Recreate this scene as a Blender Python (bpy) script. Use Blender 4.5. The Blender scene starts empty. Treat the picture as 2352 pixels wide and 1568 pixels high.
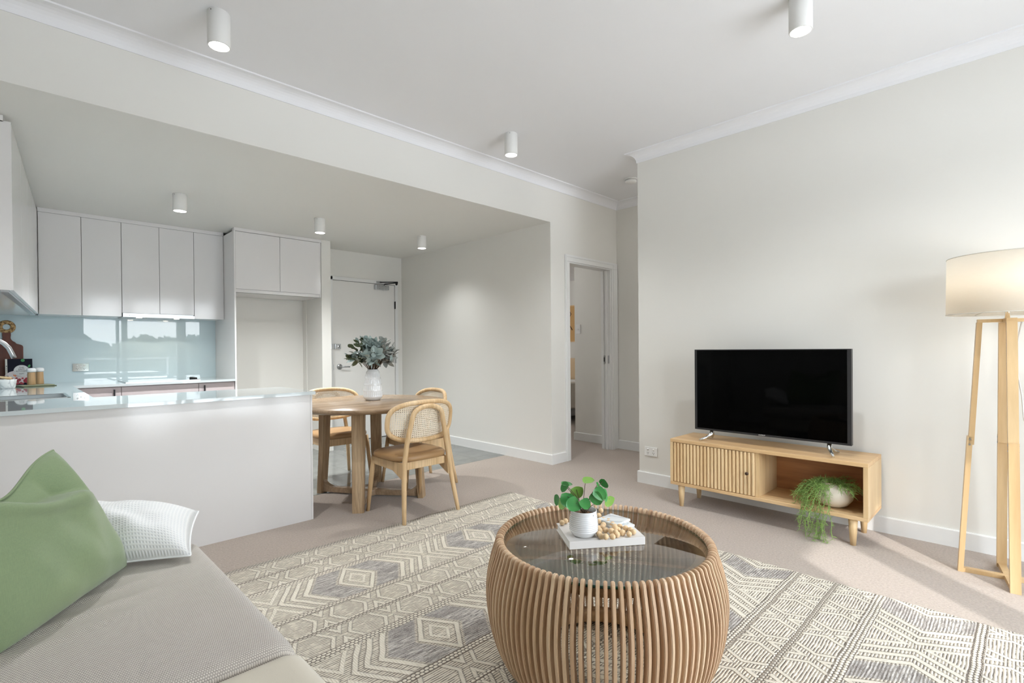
import bpy, bmesh, math, random
from mathutils import Vector, Matrix, noise
PI = math.pi
random.seed(7)
SC = bpy.context.scene
COL = SC.collection

# ---------------------------------------------------------------- camera
CAM_F, CAM_SY = 1162.3042, 24.5794
YAW, PITCH, ROLL = math.radians(44.4991), math.radians(-0.35), math.radians(-0.4832)
F_ = Vector((math.sin(YAW)*math.cos(PITCH), math.cos(YAW)*math.cos(PITCH), math.sin(PITCH)))
R_ = Vector((math.cos(YAW), -math.sin(YAW), 0)); U_ = R_.cross(F_)
R2 = R_*math.cos(ROLL)+U_*math.sin(ROLL); U2 = -R_*math.sin(ROLL)+U_*math.cos(ROLL)
cd = bpy.data.cameras.new('camera'); cam = bpy.data.objects.new('camera', cd); COL.objects.link(cam)
M = Matrix.Identity(4)
for i in range(3):
    M[i][0] = R2[i]; M[i][1] = U2[i]; M[i][2] = -F_[i]
M[2][3] = 1.158
cam.matrix_world = M
cd.sensor_width = 36; cd.lens = CAM_F/2352*36; cd.shift_y = CAM_SY/2352; cd.clip_start = .05; cd.clip_end = 300
SC.camera = cam

# ---------------------------------------------------------------- view, world, sun, daylight
SC.view_settings.view_transform = 'Standard'; SC.view_settings.look = 'None'
SC.view_settings.gamma = 1; SC.view_settings.use_curve_mapping = False
SC.view_settings.exposure = EXPOSURE = 1.88

def build_world():
    w = bpy.data.worlds.new('world'); SC.world = w; w.use_nodes = True
    nt = w.node_tree; N = nt.nodes; L = nt.links; N.clear()
    out = N.new('ShaderNodeOutputWorld'); bg = N.new('ShaderNodeBackground'); L.new(bg.outputs[0], out.inputs[0])
    tc = N.new('ShaderNodeTexCoord'); sep = N.new('ShaderNodeSeparateXYZ'); L.new(tc.outputs['Generated'], sep.inputs[0])
    def ramp(src, stops, interp='LINEAR'):
        r = N.new('ShaderNodeValToRGB'); r.color_ramp.interpolation = interp
        e = r.color_ramp.elements
        while len(e) < len(stops): e.new(.5)
        for q, (p, c) in zip(e, stops): q.position = p; q.color = (*c, 1)
        L.new(src, r.inputs[0]); return r.outputs[0]
    def mix(f, a, b):
        m = N.new('ShaderNodeMix'); m.data_type = 'RGBA'
        L.new(f, m.inputs[0]); L.new(a, m.inputs[6]); L.new(b, m.inputs[7]); return m.outputs[2]
    sky = ramp(sep.outputs[2], [(0, (1.0, 1.0, .99)), (.25, (.80, .91, 1.0)), (1, (.62, .80, 1.0))])
    cn = N.new('ShaderNodeTexNoise'); cn.inputs['Scale'].default_value = 6; cn.inputs['Detail'].default_value = 8; cn.inputs['Roughness'].default_value = .6
    mp = N.new('ShaderNodeMapping'); mp.inputs['Scale'].default_value = (1, 1, 7); L.new(tc.outputs['Generated'], mp.inputs[0]); L.new(mp.outputs[0], cn.inputs[0])
    cf = ramp(cn.outputs['Fac'], [(.44, (0, 0, 0)), (.56, (1, 1, 1))])
    wh = N.new('ShaderNodeRGB'); wh.outputs[0].default_value = (1.1, 1.1, 1.08, 1)
    s2 = mix(cf, sky, wh.outputs[0])
    # distant tree line and ground beyond the balcony
    tn = N.new('ShaderNodeTexNoise'); tn.inputs['Scale'].default_value = 11; tn.inputs['Detail'].default_value = 6; tn.inputs['Roughness'].default_value = .65
    L.new(tc.outputs['Generated'], tn.inputs[0])
    h = N.new('ShaderNodeMath'); h.operation = 'MULTIPLY_ADD'; L.new(tn.outputs['Fac'], h.inputs[0]); h.inputs[1].default_value = .15; h.inputs[2].default_value = -.052
    lt = N.new('ShaderNodeMath'); lt.operation = 'LESS_THAN'; L.new(sep.outputs[2], lt.inputs[0]); L.new(h.outputs[0], lt.inputs[1])
    tc2 = N.new('ShaderNodeTexNoise'); tc2.inputs['Scale'].default_value = 60; tc2.inputs['Detail'].default_value = 4; L.new(tc.outputs['Generated'], tc2.inputs[0])
    tcol = ramp(tc2.outputs['Fac'], [(.3, (.045, .058, .05)), (.7, (.11, .13, .11))])
    s3 = mix(lt.outputs[0], s2, tcol)
    gr = N.new('ShaderNodeRGB'); gr.outputs[0].default_value = (.96, .99, 1.03, 1)
    g = N.new('ShaderNodeMath'); g.operation = 'LESS_THAN'; L.new(sep.outputs[2], g.inputs[0]); g.inputs[1].default_value = -.08
    s4 = mix(g.outputs[0], s3, gr.outputs[0])
    tint = N.new('ShaderNodeMix'); tint.data_type = 'RGBA'; tint.blend_type = 'MULTIPLY'; tint.inputs[0].default_value = 1
    L.new(s4, tint.inputs[6]); tint.inputs[7].default_value = (.96, 1.005, 1.055, 1)      # cool daylight
    L.new(tint.outputs[2], bg.inputs[0]); bg.inputs[1].default_value = WORLD
WORLD = 2.95
build_world()
sd = bpy.data.lights.new('sun', 'SUN'); sun = bpy.data.objects.new('sun', sd); COL.objects.link(sun)
sd.energy = .85; sd.angle = math.radians(.9); sd.color = (1, .97, .94)
SUN_EL = math.radians(33); SUN_AZ = Vector((.651, .759, 0))
sdir = SUN_AZ.normalized()*math.cos(SUN_EL) + Vector((0, 0, -math.sin(SUN_EL)))
sun.rotation_euler = sdir.to_track_quat('-Z', 'Y').to_euler(); sun.location = (0, -6, 6)

# setting dimensions (metres)
XD, XW, XE = 3.823, 3.847, 4.983       # dining wall, television wall, passage wall
YS, YC, YK, YB = 3.330, 2.352, 6.06, 6.35  # bulkhead, television wall end, entry wall, kitchen wall
ZS, ZC, ZT = 2.4216, 2.83, .880         # kitchen ceiling, living ceiling, worktop
YW, XL = -1.40, -1.05                   # window wall, left wall
WX0, WX1, WZ1 = 1.00, 3.40, 2.34        # balcony doors
pl = bpy.data.lights.new('window_portal', 'AREA'); po = bpy.data.objects.new('window_portal', pl); COL.objects.link(po)
pl.shape = 'RECTANGLE'; pl.size = WX1-WX0; pl.size_y = WZ1; pl.cycles.is_portal = True
po.location = ((WX0+WX1)/2, YW-.12, WZ1/2); po.rotation_euler = (PI/2, 0, 0)

# ---------------------------------------------------------------- material helpers
def srgb(r, g, b):
    f = lambda c: (c/12.92 if c <= .04045 else ((c+.055)/1.055)**2.4)
    return (f(r/255), f(g/255), f(b/255))
class Nd:
    """tiny expression builder for math nodes"""
    nt = None
    def __init__(s, sock): s.s = sock
    @staticmethod
    def op(o, *a):
        n = Nd.nt.nodes.new('ShaderNodeMath'); n.operation = o
        for i, x in enumerate(a):
            if isinstance(x, Nd): Nd.nt.links.new(x.s, n.inputs[i])
            else: n.inputs[i].default_value = x
        return Nd(n.outputs[0])
    def __add__(s, o): return Nd.op('ADD', s, o)
    __radd__ = __add__
    def __sub__(s, o): return Nd.op('SUBTRACT', s, o)
    def __rsub__(s, o): return Nd.op('SUBTRACT', o, s)
    def __mul__(s, o): return Nd.op('MULTIPLY', s, o)
    __rmul__ = __mul__
    def __lt__(s, o): return Nd.op('LESS_THAN', s, o)
    def __gt__(s, o): return Nd.op('GREATER_THAN', s, o)
def nabs(a): return Nd.op('ABSOLUTE', a)
def nfr(a): return Nd.op('FRACT', a)
def nfl(a): return Nd.op('FLOOR', a)
def nmax(a, b): return Nd.op('MAXIMUM', a, b)
def nmin(a, b): return Nd.op('MINIMUM', a, b)
def nsin(a): return Nd.op('SINE', a)
def nsq(a): return Nd.op('SQRT', a)
def clamp01(a): return nmax(nmin(a, 1.0), 0.0)
def band(v, c, w, soft):   # 1 inside |v-c|<w with soft edge
    return clamp01((w - nabs(v - c))*(1/soft) + .5)

MATS = {}
class MB:
    def __init__(s, name):
        s.m = bpy.data.materials.new(name); s.m.use_nodes = True; s.nt = s.m.node_tree
        s.N = s.nt.nodes; s.L = s.nt.links; Nd.nt = s.nt
        s.p = s.N['Principled BSDF']; s.out = s.N['Material Output']; MATS[name] = s.m
    def set(s, **k):
        nm = dict(rough='Roughness', metal='Metallic', ior='IOR', spec='Specular IOR Level', trans='Transmission Weight', coat='Coat Weight', coatr='Coat Roughness', alpha='Alpha', sheen='Sheen Weight', sss='Subsurface Weight', es='Emission Strength')
        for a, b in k.items():
            if a == 'col': s.p.inputs['Base Color'].default_value = (*b, 1)
            elif a == 'emit': s.p.inputs['Emission Color'].default_value = (*b, 1)
            else: s.p.inputs[nm[a]].default_value = b
        return s
    def coord(s, kind='Object'):
        t = s.N.new('ShaderNodeTexCoord'); return t.outputs[kind]
    def map(s, src, scale=(1, 1, 1), rot=(0, 0, 0), loc=(0, 0, 0)):
        m = s.N.new('ShaderNodeMapping'); s.L.new(src, m.inputs[0]); m.inputs['Scale'].default_value = scale
        m.inputs['Rotation'].default_value = rot; m.inputs['Location'].default_value = loc; return m.outputs[0]
    def noise(s, src, scale=5, detail=4, rough=.5, dist=0):
        n = s.N.new('ShaderNodeTexNoise'); s.L.new(src, n.inputs['Vector']); n.inputs['Scale'].default_value = scale
        n.inputs['Detail'].default_value = detail; n.inputs['Roughness'].default_value = rough; n.inputs['Distortion'].default_value = dist
        return n.outputs['Fac']
    def wave(s, src, scale=5, dist=2, detail=2, kind='BANDS', dr='X', ds=1):
        n = s.N.new('ShaderNodeTexWave'); s.L.new(src, n.inputs['Vector']); n.wave_type = kind
        if kind == 'BANDS': n.bands_direction = dr
        n.inputs['Scale'].default_value = scale; n.inputs['Distortion'].default_value = dist; n.inputs['Detail'].default_value = detail; n.inputs['Detail Scale'].default_value = ds
        return n.outputs['Fac']
    def vor(s, src, scale=5, feat='F1', out='Distance', rnd=1):
        n = s.N.new('ShaderNodeTexVoronoi'); s.L.new(src, n.inputs['Vector']); n.feature = feat; n.inputs['Scale'].default_value = scale
        n.inputs['Randomness'].default_value = rnd; return n.outputs[out]
    def ramp(s, src, stops):
        r = s.N.new('ShaderNodeValToRGB'); e = r.color_ramp.elements
        while len(e) < len(stops): e.new(.5)
        for q, (p, c) in zip(e, stops): q.position = p; q.color = (*c, 1) if len(c) == 3 else c
        s.L.new(src.s if isinstance(src, Nd) else src, r.inputs[0]); return r.outputs[0]
    def mix(s, f, a, b, mode='MIX'):
        m = s.N.new('ShaderNodeMix'); m.data_type = 'RGBA'; m.blend_type = mode
        for x, i in ((f, 0), (a, 6), (b, 7)):
            if isinstance(x, Nd): x = x.s
            if isinstance(x, (int, float)): m.inputs[i].default_value = x
            elif isinstance(x, tuple): m.inputs[i].default_value = (*x, 1)
            else: s.L.new(x, m.inputs[i])
        return m.outputs[2]
    def col(s, sock): s.L.new(sock, s.p.inputs['Base Color']); return s
    def rough(s, sock): s.L.new(sock, s.p.inputs['Roughness']); return s
    def bump(s, sock, strength=.3, dist=.01):
        b = s.N.new('ShaderNodeBump'); b.inputs['Strength'].default_value = strength; b.inputs['Distance'].default_value = dist
        s.L.new(sock.s if isinstance(sock, Nd) else sock, b.inputs['Height']); s.L.new(b.outputs[0], s.p.inputs['Normal']); return s
    def rnd(s):
        return s.N.new('ShaderNodeObjectInfo').outputs['Random']

def simple(name, col, rough=.5, metal=0, **k):
    return MB(name).set(col=col, rough=rough, metal=metal, **k).m
def paint(name, col, rough=.6, amt=.03):
    m = MB(name).set(rough=rough)
    n = m.noise(m.coord(), 220, 3, .6); n2 = m.noise(m.coord(), 1.3, 2)
    c = m.mix(n2, tuple(x*(1-amt) for x in col), col); m.col(c); m.bump(n, .06, .001); return m.m
def wood(name, c1, c2, c3, axis='Z', scale=1.0, rough=.45, streak=1.0):
    m = MB(name).set(rough=rough)
    st = {'X': (.09, 1, 1), 'Y': (1, .09, 1), 'Z': (1, 1, .09)}[axis]
    cc = m.coord(); off = m.N.new('ShaderNodeVectorMath'); off.operation = 'MULTIPLY_ADD'
    r = m.N.new('ShaderNodeObjectInfo')
    comb = m.N.new('ShaderNodeCombineXYZ')
    for i in range(3): m.L.new(r.outputs['Random'], comb.inputs[i])
    m.L.new(comb.outputs[0], off.inputs[0]); off.inputs[1].default_value = (7.3, 3.9, 5.1); m.L.new(cc, off.inputs[2])
    v = m.map(off.outputs[0], tuple(a*scale for a in st))
    n1 = m.noise(v, 9, 5, .55, .4); n2 = m.noise(v, 70, 3, .6); w = m.wave(v, 5.0, 7, 3, dr='X' if axis != 'X' else 'Y', ds=1.5)
    a = m.ramp(n1, [(.3, c1), (.52, c2), (.72, c3)])
    b = m.mix(m.ramp(w, [(0, (.0, .0, .0)), (.35, (.28*streak,)*3), (1, (0, 0, 0))]), a, tuple(x*.62 for x in c1))
    c = m.mix(m.ramp(n2, [(.35, (0, 0, 0)), (.75, (.28, .28, .28))]), b, tuple(x*.75 for x in c1))
    m.col(c); m.bump(n2, .08, .001); return m.m

M_wall = paint('wall_paint', srgb(231, 229, 223), .55)
M_ceil = paint('ceiling_paint', srgb(240, 240, 242), .6)
M_sof = paint('kitchen_ceiling_paint', srgb(232, 231, 226), .6)
M_trim = paint('trim_gloss_white', srgb(233, 233, 231), .35, .01)
M_doorp = paint('door_enamel', srgb(234, 232, 228), .4, .01)
M_glosscab = simple('cabinet_gloss_lilac_white', srgb(231, 229, 228), .10, 0, spec=.5)
M_glosspen = simple('peninsula_gloss_white', srgb(230, 228, 227), .13, 0, spec=.6)
M_cabdark = simple('cabinet_shadow_gap', srgb(70, 68, 68), .6)
M_basecab = MB('base_cabinet_taupe').set(rough=.25, col=srgb(204, 192, 192)).m
M_stone = MB('worktop_stone').set(rough=.04, col=srgb(208, 216, 218), coat=.6, coatr=.02)
M_stone = M_stone.m
M_splash = MB('splashback_glass').set(rough=.0, col=srgb(206, 224, 230), ior=1.5).m
M_steel = simple('brushed_steel', srgb(190, 192, 194), .28, 1)
M_chrome = simple('chrome', srgb(215, 218, 220), .08, 1)
M_dkmetal = simple('dark_metal', srgb(60, 60, 62), .3, 1)
M_black = simple('black_plastic', srgb(14, 14, 15), .35)
M_screen = MB('tv_screen').set(col=(.0006, .0006, .0007), rough=.05, spec=.07).m
M_bezel = simple('tv_bezel', srgb(38, 38, 40), .4)
M_whitep = simple('white_plastic', srgb(238, 238, 236), .35)
M_emit = MB('lamp_disc').set(col=(1, 1, 1), emit=(1, .98, .95), es=2.2).m
M_lamphouse = simple('downlight_white', srgb(232, 231, 228), .55)
def _glass(name, tint, rough=0.0):
    m = MB(name).set(col=tint, rough=rough, ior=1.45, trans=1.0); return m.m
def _thin_glass(name, tint, refl_ior=1.5):
    m = MB(name); N, L = m.N, m.L
    tr = N.new('ShaderNodeBsdfTransparent'); tr.inputs[0].default_value = (*tint, 1)
    gl = N.new('ShaderNodeBsdfGlossy'); gl.inputs['Roughness'].default_value = .01
    fr = N.new('ShaderNodeLayerWeight'); fr.inputs[0].default_value = .5; f0 = ((refl_ior-1)/(refl_ior+1))**2
    fac = Nd.op('POWER', Nd(fr.outputs['Facing']), 5.0)*(1-f0)+f0
    mx = N.new('ShaderNodeMixShader'); L.new(fac.s, mx.inputs[0]); L.new(tr.outputs[0], mx.inputs[1]); L.new(gl.outputs[0], mx.inputs[2])
    L.new(mx.outputs[0], m.out.inputs[0]); return m.m
M_pane = _thin_glass('window_glass', (.985, .985, .985), 1.2)
M_tableglass = _thin_glass('smoked_table_glass', (.90, .87, .80), 3.0)

# carpet
def _carpet():
    m = MB('carpet_pile').set(rough=.95, sheen=.3)
    c = m.coord(); n = m.noise(c, 260, 3, .7); n2 = m.noise(c, 90, 4, .7); n3 = m.noise(c, 2.2, 3)
    a = m.ramp(n2, [(.32, srgb(152, 138, 125)), (.68, srgb(186, 172, 157))])
    b = m.mix(m.ramp(n, [(.38, (0, 0, 0)), (.7, (.6, .6, .6))]), a, srgb(160, 143, 134))
    m.col(m.mix(m.ramp(n3, [(.35, (0, 0, 0)), (.7, (.12, .12, .12))]), b, srgb(168, 150, 142)))
    m.bump(n2, .7, .006); return m.m
M_carpet = _carpet()
def _tile():
    m = MB('grey_floor_tile').set(rough=.06, spec=.5)
    s = m.N.new('ShaderNodeSeparateXYZ'); m.L.new(m.coord(), s.inputs[0]); x, y = Nd(s.outputs[0]), Nd(s.outputs[1])
    gx = nabs(nfr(x*(1/.3)+.42)-.5) > .494; gy = nabs(nfr(y*(1/.3)+.17)-.5) > .494
    g = nmax(gx, gy); n = m.noise(m.coord(), 6, 4)
    base = m.ramp(n, [(.3, srgb(116, 118, 114)), (.7, srgb(130, 131, 127))])
    m.col(m.mix(g, base, srgb(98, 99, 97))); return m.m
M_tile = _tile()
def _rug():
    m = MB('woven_wool_rug').set(rough=.95, sheen=.2)
    s = m.N.new('ShaderNodeSeparateXYZ'); 
    wn = m.N.new('ShaderNodeTexNoise'); wn.inputs['Scale'].default_value = 9; wn.inputs['Detail'].default_value = 2; m.L.new(m.coord(), wn.inputs['Vector'])
    vm = m.N.new('ShaderNodeVectorMath'); vm.operation = 'MULTIPLY_ADD'; m.L.new(wn.outputs['Color'], vm.inputs[0]); vm.inputs[1].default_value = (.014, .012, 0)
    m.L.new(m.coord(), vm.inputs[2]); m.L.new(vm.outputs[0], s.inputs[0])
    x, y = Nd(s.outputs[0])-.007, Nd(s.outputs[1])-.006
    P = .69
    t = nfr((2.525 - y)*(1/P))*P                      # 0..P inside one repeat
    P2 = .81                                          # repeat along the rows
    xd = nabs(nfr((x-1.22)*(1/P2)+.5)-.5)*P2          # distance from diamond column
    inB = t < .315
    u = xd + nabs(t-.157)*.62
    # wide band: nested diamond, grey field, chevrons
    dia = nmax(band(u, .088, .011, .004), band(u, .040, .008, .004))
    chev = nmax(nmax(band(u, .262, .013, .004), band(u, .320, .012, .004)), nmax(band(u, .372, .012, .004), band(u, .425, .01, .004)))
    lineB = nmax(dia, chev)
    gray = clamp01(band(u, .175, .062, .012))
    # double narrow band
    tA = t-.5
    v0 = nfr((x-1.16)*(1/.23)+.5)-.5
    v = nabs(v0)*.23 + nabs(nabs(tA)-.088)*-.5 + .05
    lineA = nmax(band(v, .035, .0085, .004), band(v, .085, .0085, .004))
    pebA = (v < .012)
    # pebble separators
    sep = nmax(nmax(band(t, .325, .017, .002), band(t, .5, .014, .002)), nmax(band(t, .672, .016, .002), (t < .007)))
    edge = nmax((y > 2.895), (y < -1.3))
    sep = nmax(sep, edge)
    inA = (1.0 - inB)
    pebz = clamp01(nmax(sep, pebA*inA))
    line = clamp01(nmax(lineB*inB, lineA*inA))*(1.0-sep)
    # pebbles: offset rows of rounded loops
    rw = y*(1/.0145); row = nfl(rw); fx = nfr(x*(1/.0185)+row*.5)-.5; fy = nfr(rw)-.5
    r2 = nsq(fx*fx+fy*fy); peb = clamp01(1.0-r2*1.75)
    pebh = nsq(peb)
    # flat weave: dark lines along the rows
    wv = nabs(nfr(y*(1/.0105))-.5)*2.0
    brk = Nd(m.noise(m.map(m.coord(), (25, 90, 1)), 1, 3, .6))
    dark = clamp01((wv-.47)*3.0)*clamp01((brk-.36)*6.0)
    gn = Nd(m.noise(m.map(m.coord(), (20, 130, 1)), 1, 4, .7)); gn2 = Nd(m.noise(m.map(m.coord(), (3, 16, 1)), 1, 3, .6)); gn3 = Nd(m.noise(m.coord(), 330, 2, .6))
    cream, cream2 = srgb(232, 223, 206), srgb(216, 205, 186)
    taupe, grey, dgrey = srgb(98, 88, 78), srgb(160, 153, 147), srgb(118, 110, 104)
    flat = m.mix(dark, m.mix(gn2, cream2, cream), taupe)
    gcol = m.mix(clamp01((gn-.42)*6.0), dgrey, m.mix(clamp01((gn2-.40)*5.0), grey, srgb(214, 208, 199)))
    gcol = m.mix(clamp01((gn3-.52)*6.0)*.8, gcol, srgb(214, 208, 200))
    c = m.mix(gray*inB, flat, gcol)
    pebcol = m.mix(clamp01((r2-.36)*7.0), cream, srgb(122, 110, 96))
    c = m.mix(pebz, c, pebcol)
    linec = m.mix(clamp01((nfr(x*(1/.012))-.5)*.3+.1), cream, cream2)
    near = clamp01(nmax(nmax(band(u, .088, .017, .004), band(u, .262, .019, .004)), nmax(band(u, .320, .018, .004), band(u, .372, .018, .004))))*inB
    nearA = nmax(band(v, .035, .013, .003), band(v, .085, .013, .003))*inA
    c = m.mix(nmax(near, nearA)*(1.0-sep)*.45, c, srgb(112, 100, 88))
    c = m.mix(line, c, linec)
    seam = nmax(nmax(band(t, .343, .0035, .003), band(t, .309, .003, .003)), nmax(band(t, .5, .003, .003), band(t, .655, .003, .003)))
    c = m.mix(seam*.75, c, srgb(120, 106, 92))
    m.col(c)
    hgt = pebz*pebh*.9 + line*(.9 + .15*nsin(x*700.0)) + (1.0-pebz)*(1.0-line)*(clamp01(1.0-wv)*.35) + gn3*.12
    m.bump(hgt, .85, .010); return m.m
M_rug = _rug()

M_ash = wood('ash_wood', srgb(206, 170, 124), srgb(226, 194, 150), srgb(234, 206, 166), 'Z', 1.4)
M_mango = wood('mango_wood_upright', srgb(152, 124, 94), srgb(186, 158, 124), srgb(206, 181, 148), 'Z', 2.2, .5, 1.2)
M_mangotop = wood('mango_wood_top', srgb(146, 120, 94), srgb(174, 148, 120), srgb(190, 166, 138), 'X', 1.4, .24, 1.0)
M_pineY = wood('pine_board_long', srgb(206, 164, 114), srgb(226, 190, 142), srgb(234, 204, 160), 'Y', 1.0, .42)
M_pineZ = wood('pine_board_upright', srgb(214, 178, 130), srgb(230, 200, 154), srgb(238, 212, 170), 'Z', 1.2, .42)
M_pinedk = wood('pine_back_board', srgb(168, 112, 70), srgb(190, 134, 88), srgb(204, 150, 104), 'Y', 1.3, .45, 1.4)
M_lampwood = wood('lamp_rubberwood', srgb(200, 164, 116), srgb(214, 182, 136), srgb(222, 194, 150), 'Z', .8, .4, .5)
def _slat():
    m = MB('teak_slat').set(rough=.42); r = m.rnd()
    oi = m.N.new('ShaderNodeObjectInfo'); tc = m.coord()
    comb = m.N.new('ShaderNodeCombineXYZ'); m.L.new(r, comb.inputs[0]); m.L.new(r, comb.inputs[2])
    off = m.N.new('ShaderNodeVectorMath'); off.operation = 'MULTIPLY_ADD'; m.L.new(comb.outputs[0], off.inputs[0]); off.inputs[1].default_value = (9, 9, 31); m.L.new(tc, off.inputs[2])
    v = m.map(off.outputs[0], (1, 1, .12)); n = m.noise(v, 12, 4, .55, .6)
    a = m.ramp(r, [(0, srgb(186, 148, 116)), (.35, srgb(210, 176, 142)), (.7, srgb(222, 192, 160)), (1, srgb(200, 160, 126))])
    b = m.mix(m.ramp(n, [(.35, (0, 0, 0)), (.7, (.5, .5, .5))]), a, srgb(226, 204, 172))
    n2 = m.noise(v, 60, 2); b = m.mix(m.ramp(n2, [(.4, (0, 0, 0)), (.8, (.25, .25, .25))]), b, srgb(150, 108, 72))
    m.col(b); return m.m
M_slat = _slat()
M_ringwood = wood('teak_ring', srgb(186, 144, 100), srgb(206, 168, 122), srgb(216, 184, 140), 'X', 1.0)
M_leather = MB('tan_leather').set(rough=.42)
M_leather.col(M_leather.ramp(M_leather.noise(M_leather.coord(), 5, 3), [(.3, srgb(162, 126, 86)), (.7, srgb(176, 140, 98))])); M_leather.bump(M_leather.noise(M_leather.coord(), 400, 2), .1, .001); M_leather = M_leather.m
def _cane():
    m = MB('cane_webbing').set(rough=.6, col=srgb(236, 222, 198))
    s = m.N.new('ShaderNodeSeparateXYZ'); m.L.new(m.coord(), s.inputs[0]); x, z = Nd(s.outputs[0]), Nd(s.outputs[2])
    q = 1/.0138
    fx = nabs(nfr(x*q)-.5); fz = nabs(nfr(z*q)-.5)
    hole = nsq(fx*fx+fz*fz) < .245
    tr = m.N.new('ShaderNodeBsdfTransparent'); mx = m.N.new('ShaderNodeMixShader')
    m.L.new(hole.s, mx.inputs[0]); m.L.new(m.p.outputs[0], mx.inputs[1]); m.L.new(tr.outputs[0], mx.inputs[2]); m.L.new(mx.outputs[0], m.out.inputs[0])
    m.col(m.mix(m.noise(m.coord(), 60, 2), srgb(243, 233, 216), srgb(230, 213, 186)))
    m.bump(nmin(fx, fz)*nabs(nsin(x*900.0)), .4, .002); return m.m
M_cane = _cane()
def _knit():
    m = MB('sofa_knit_cover').set(rough=.9, sheen=.25)
    s = m.N.new('ShaderNodeSeparateXYZ'); m.L.new(m.coord(), s.inputs[0]); x, y = Nd(s.outputs[0]), Nd(s.outputs[1])
    rr = y*(1/.0062); a = nfr(x*(1/.0052)+nfl(rr)*.5)-.5; b = nfr(rr)-.5
    d = nsq(a*a+b*b); h = clamp01(1.0-d*1.6)
    n = Nd(m.noise(m.coord(), 5, 3))
    c = m.mix(clamp01((d-.36)*4.0), m.mix(n, srgb(206, 197, 186), srgb(214, 207, 198)), srgb(140, 133, 125))
    m.col(c); m.bump(h, .7, .0025); return m.m
M_knit = _knit()
def _fabric(name, c1, c2, sc=900, b=.25):
    m = MB(name).set(rough=.92, sheen=.3)
    n = m.noise(m.coord(), sc, 2, .6); n2 = m.noise(m.coord(), 8, 3)
    m.col(m.mix(n2, m.mix(n, c1, c2), c2)); m.bump(n, b, .001); return m.m
M_sofabeige = _fabric('sofa_seat_beige', srgb(206, 196, 178), srgb(216, 207, 190), 500)
def _linen():
    m = MB('green_linen').set(rough=.92, sheen=.3)
    n = m.noise(m.map(m.coord(), (60, 60, 900)), 1, 3); n1 = m.noise(m.map(m.coord(), (700, 700, 40)), 1, 3); n2 = m.noise(m.coord(), 3.5, 3)
    a = m.mix(n, srgb(120, 139, 104), srgb(138, 154, 119)); b = m.mix(m.ramp(n1, [(.3, (0, 0, 0)), (.8, (.5, .5, .5))]), a, srgb(150, 168, 124))
    m.col(m.mix(m.ramp(n2, [(.4, (0, 0, 0)), (.75, (.25, .25, .25))]), b, srgb(158, 170, 120)))
    m.bump(n1, .15, .001); return m.m
M_linen = _linen()
def _waffle():
    m = MB('white_waffle_cotton').set(rough=.9, sheen=.2, col=srgb(238, 238, 237))
    uv = m.N.new('ShaderNodeTexCoord').outputs['UV']
    s = m.N.new('ShaderNodeSeparateXYZ'); m.L.new(uv, s.inputs[0]); u, v = Nd(s.outputs[0]), Nd(s.outputs[1])
    a = nabs(nfr(u*44.0)-.5)*2.0; b = nabs(nfr(v*32.0)-.5)*2.0
    h = nmax(a, b); h = h*h*(3.0-2.0*h)
    m.bump(h, .4, .003); m.col(m.ramp(h, [(.3, srgb(228, 229, 230)), (.9, srgb(240, 240, 239))])); return m.m
M_waffle = _waffle()
M_ceramic = simple('white_ceramic', srgb(236, 238, 240), .12, 0, coat=.5, coatr=.05)
M_potmatte = simple('cream_stoneware', srgb(222, 212, 196), .5)
M_soil = MB('potting_soil').set(rough=.95); M_soil.col(M_soil.ramp(M_soil.noise(M_soil.coord(), 160, 3), [(.35, srgb(52, 36, 26)), (.65, srgb(150, 112, 80))])); M_soil = M_soil.m
def _leaf(name, c1, c2, rough=.4):
    m = MB(name).set(rough=rough); m.col(m.mix(m.noise(m.coord(), 18, 2), c1, c2)); return m.m
M_leafg = _leaf('glossy_green_leaf', srgb(40, 120, 62), srgb(86, 158, 78), .3)
M_leafy = _leaf('young_green_leaf', srgb(112, 160, 62), srgb(138, 182, 84), .35)
M_stem = simple('dark_stem', srgb(84, 66, 46), .5)
M_sage = _leaf('sage_leaf', srgb(134, 150, 145), srgb(170, 183, 180), .7)
M_sage2 = _leaf('grey_sage_leaf', srgb(120, 122, 116), srgb(160, 162, 156), .75)
M_olive = _leaf('olive_leaf', srgb(70, 80, 54), srgb(96, 104, 76), .6)
M_rhip = _leaf('fine_green_frond', srgb(112, 146, 66), srgb(154, 184, 104), .5)
M_bead = MB('beech_bead').set(rough=.45); M_bead.col(M_bead.mix(M_bead.noise(M_bead.map(M_bead.coord(), (1, 1, 4)), 60, 2), srgb(222, 186, 140), srgb(236, 208, 168))); M_bead = M_bead.m
M_string = simple('jute_string', srgb(190, 160, 120), .9)
def _marble():
    m = MB('white_marble').set(rough=.2); n = m.noise(m.coord(), 7, 4, .5, 1.0)
    m.col(m.ramp(n, [(.44, srgb(232, 234, 233)), (.49, srgb(196, 200, 202)), (.53, srgb(234, 236, 235))])); return m.m
M_marble = _marble()
M_page = simple('book_pages', srgb(240, 238, 234), .8)
M_cover = simple('white_book_cover', srgb(226, 222, 218), .4)
M_boardw = wood('walnut_board', srgb(76, 34, 22), srgb(104, 50, 32), srgb(128, 66, 44), 'Z', 1.0, .4)
M_rattan = MB('rattan_wrap').set(rough=.6); M_rattan.col(M_rattan.ramp(M_rattan.noise(M_rattan.coord(), 70, 2), [(.4, srgb(120, 84, 44)), (.6, srgb(206, 170, 116))])); M_rattan = M_rattan.m
M_shade = None
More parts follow.
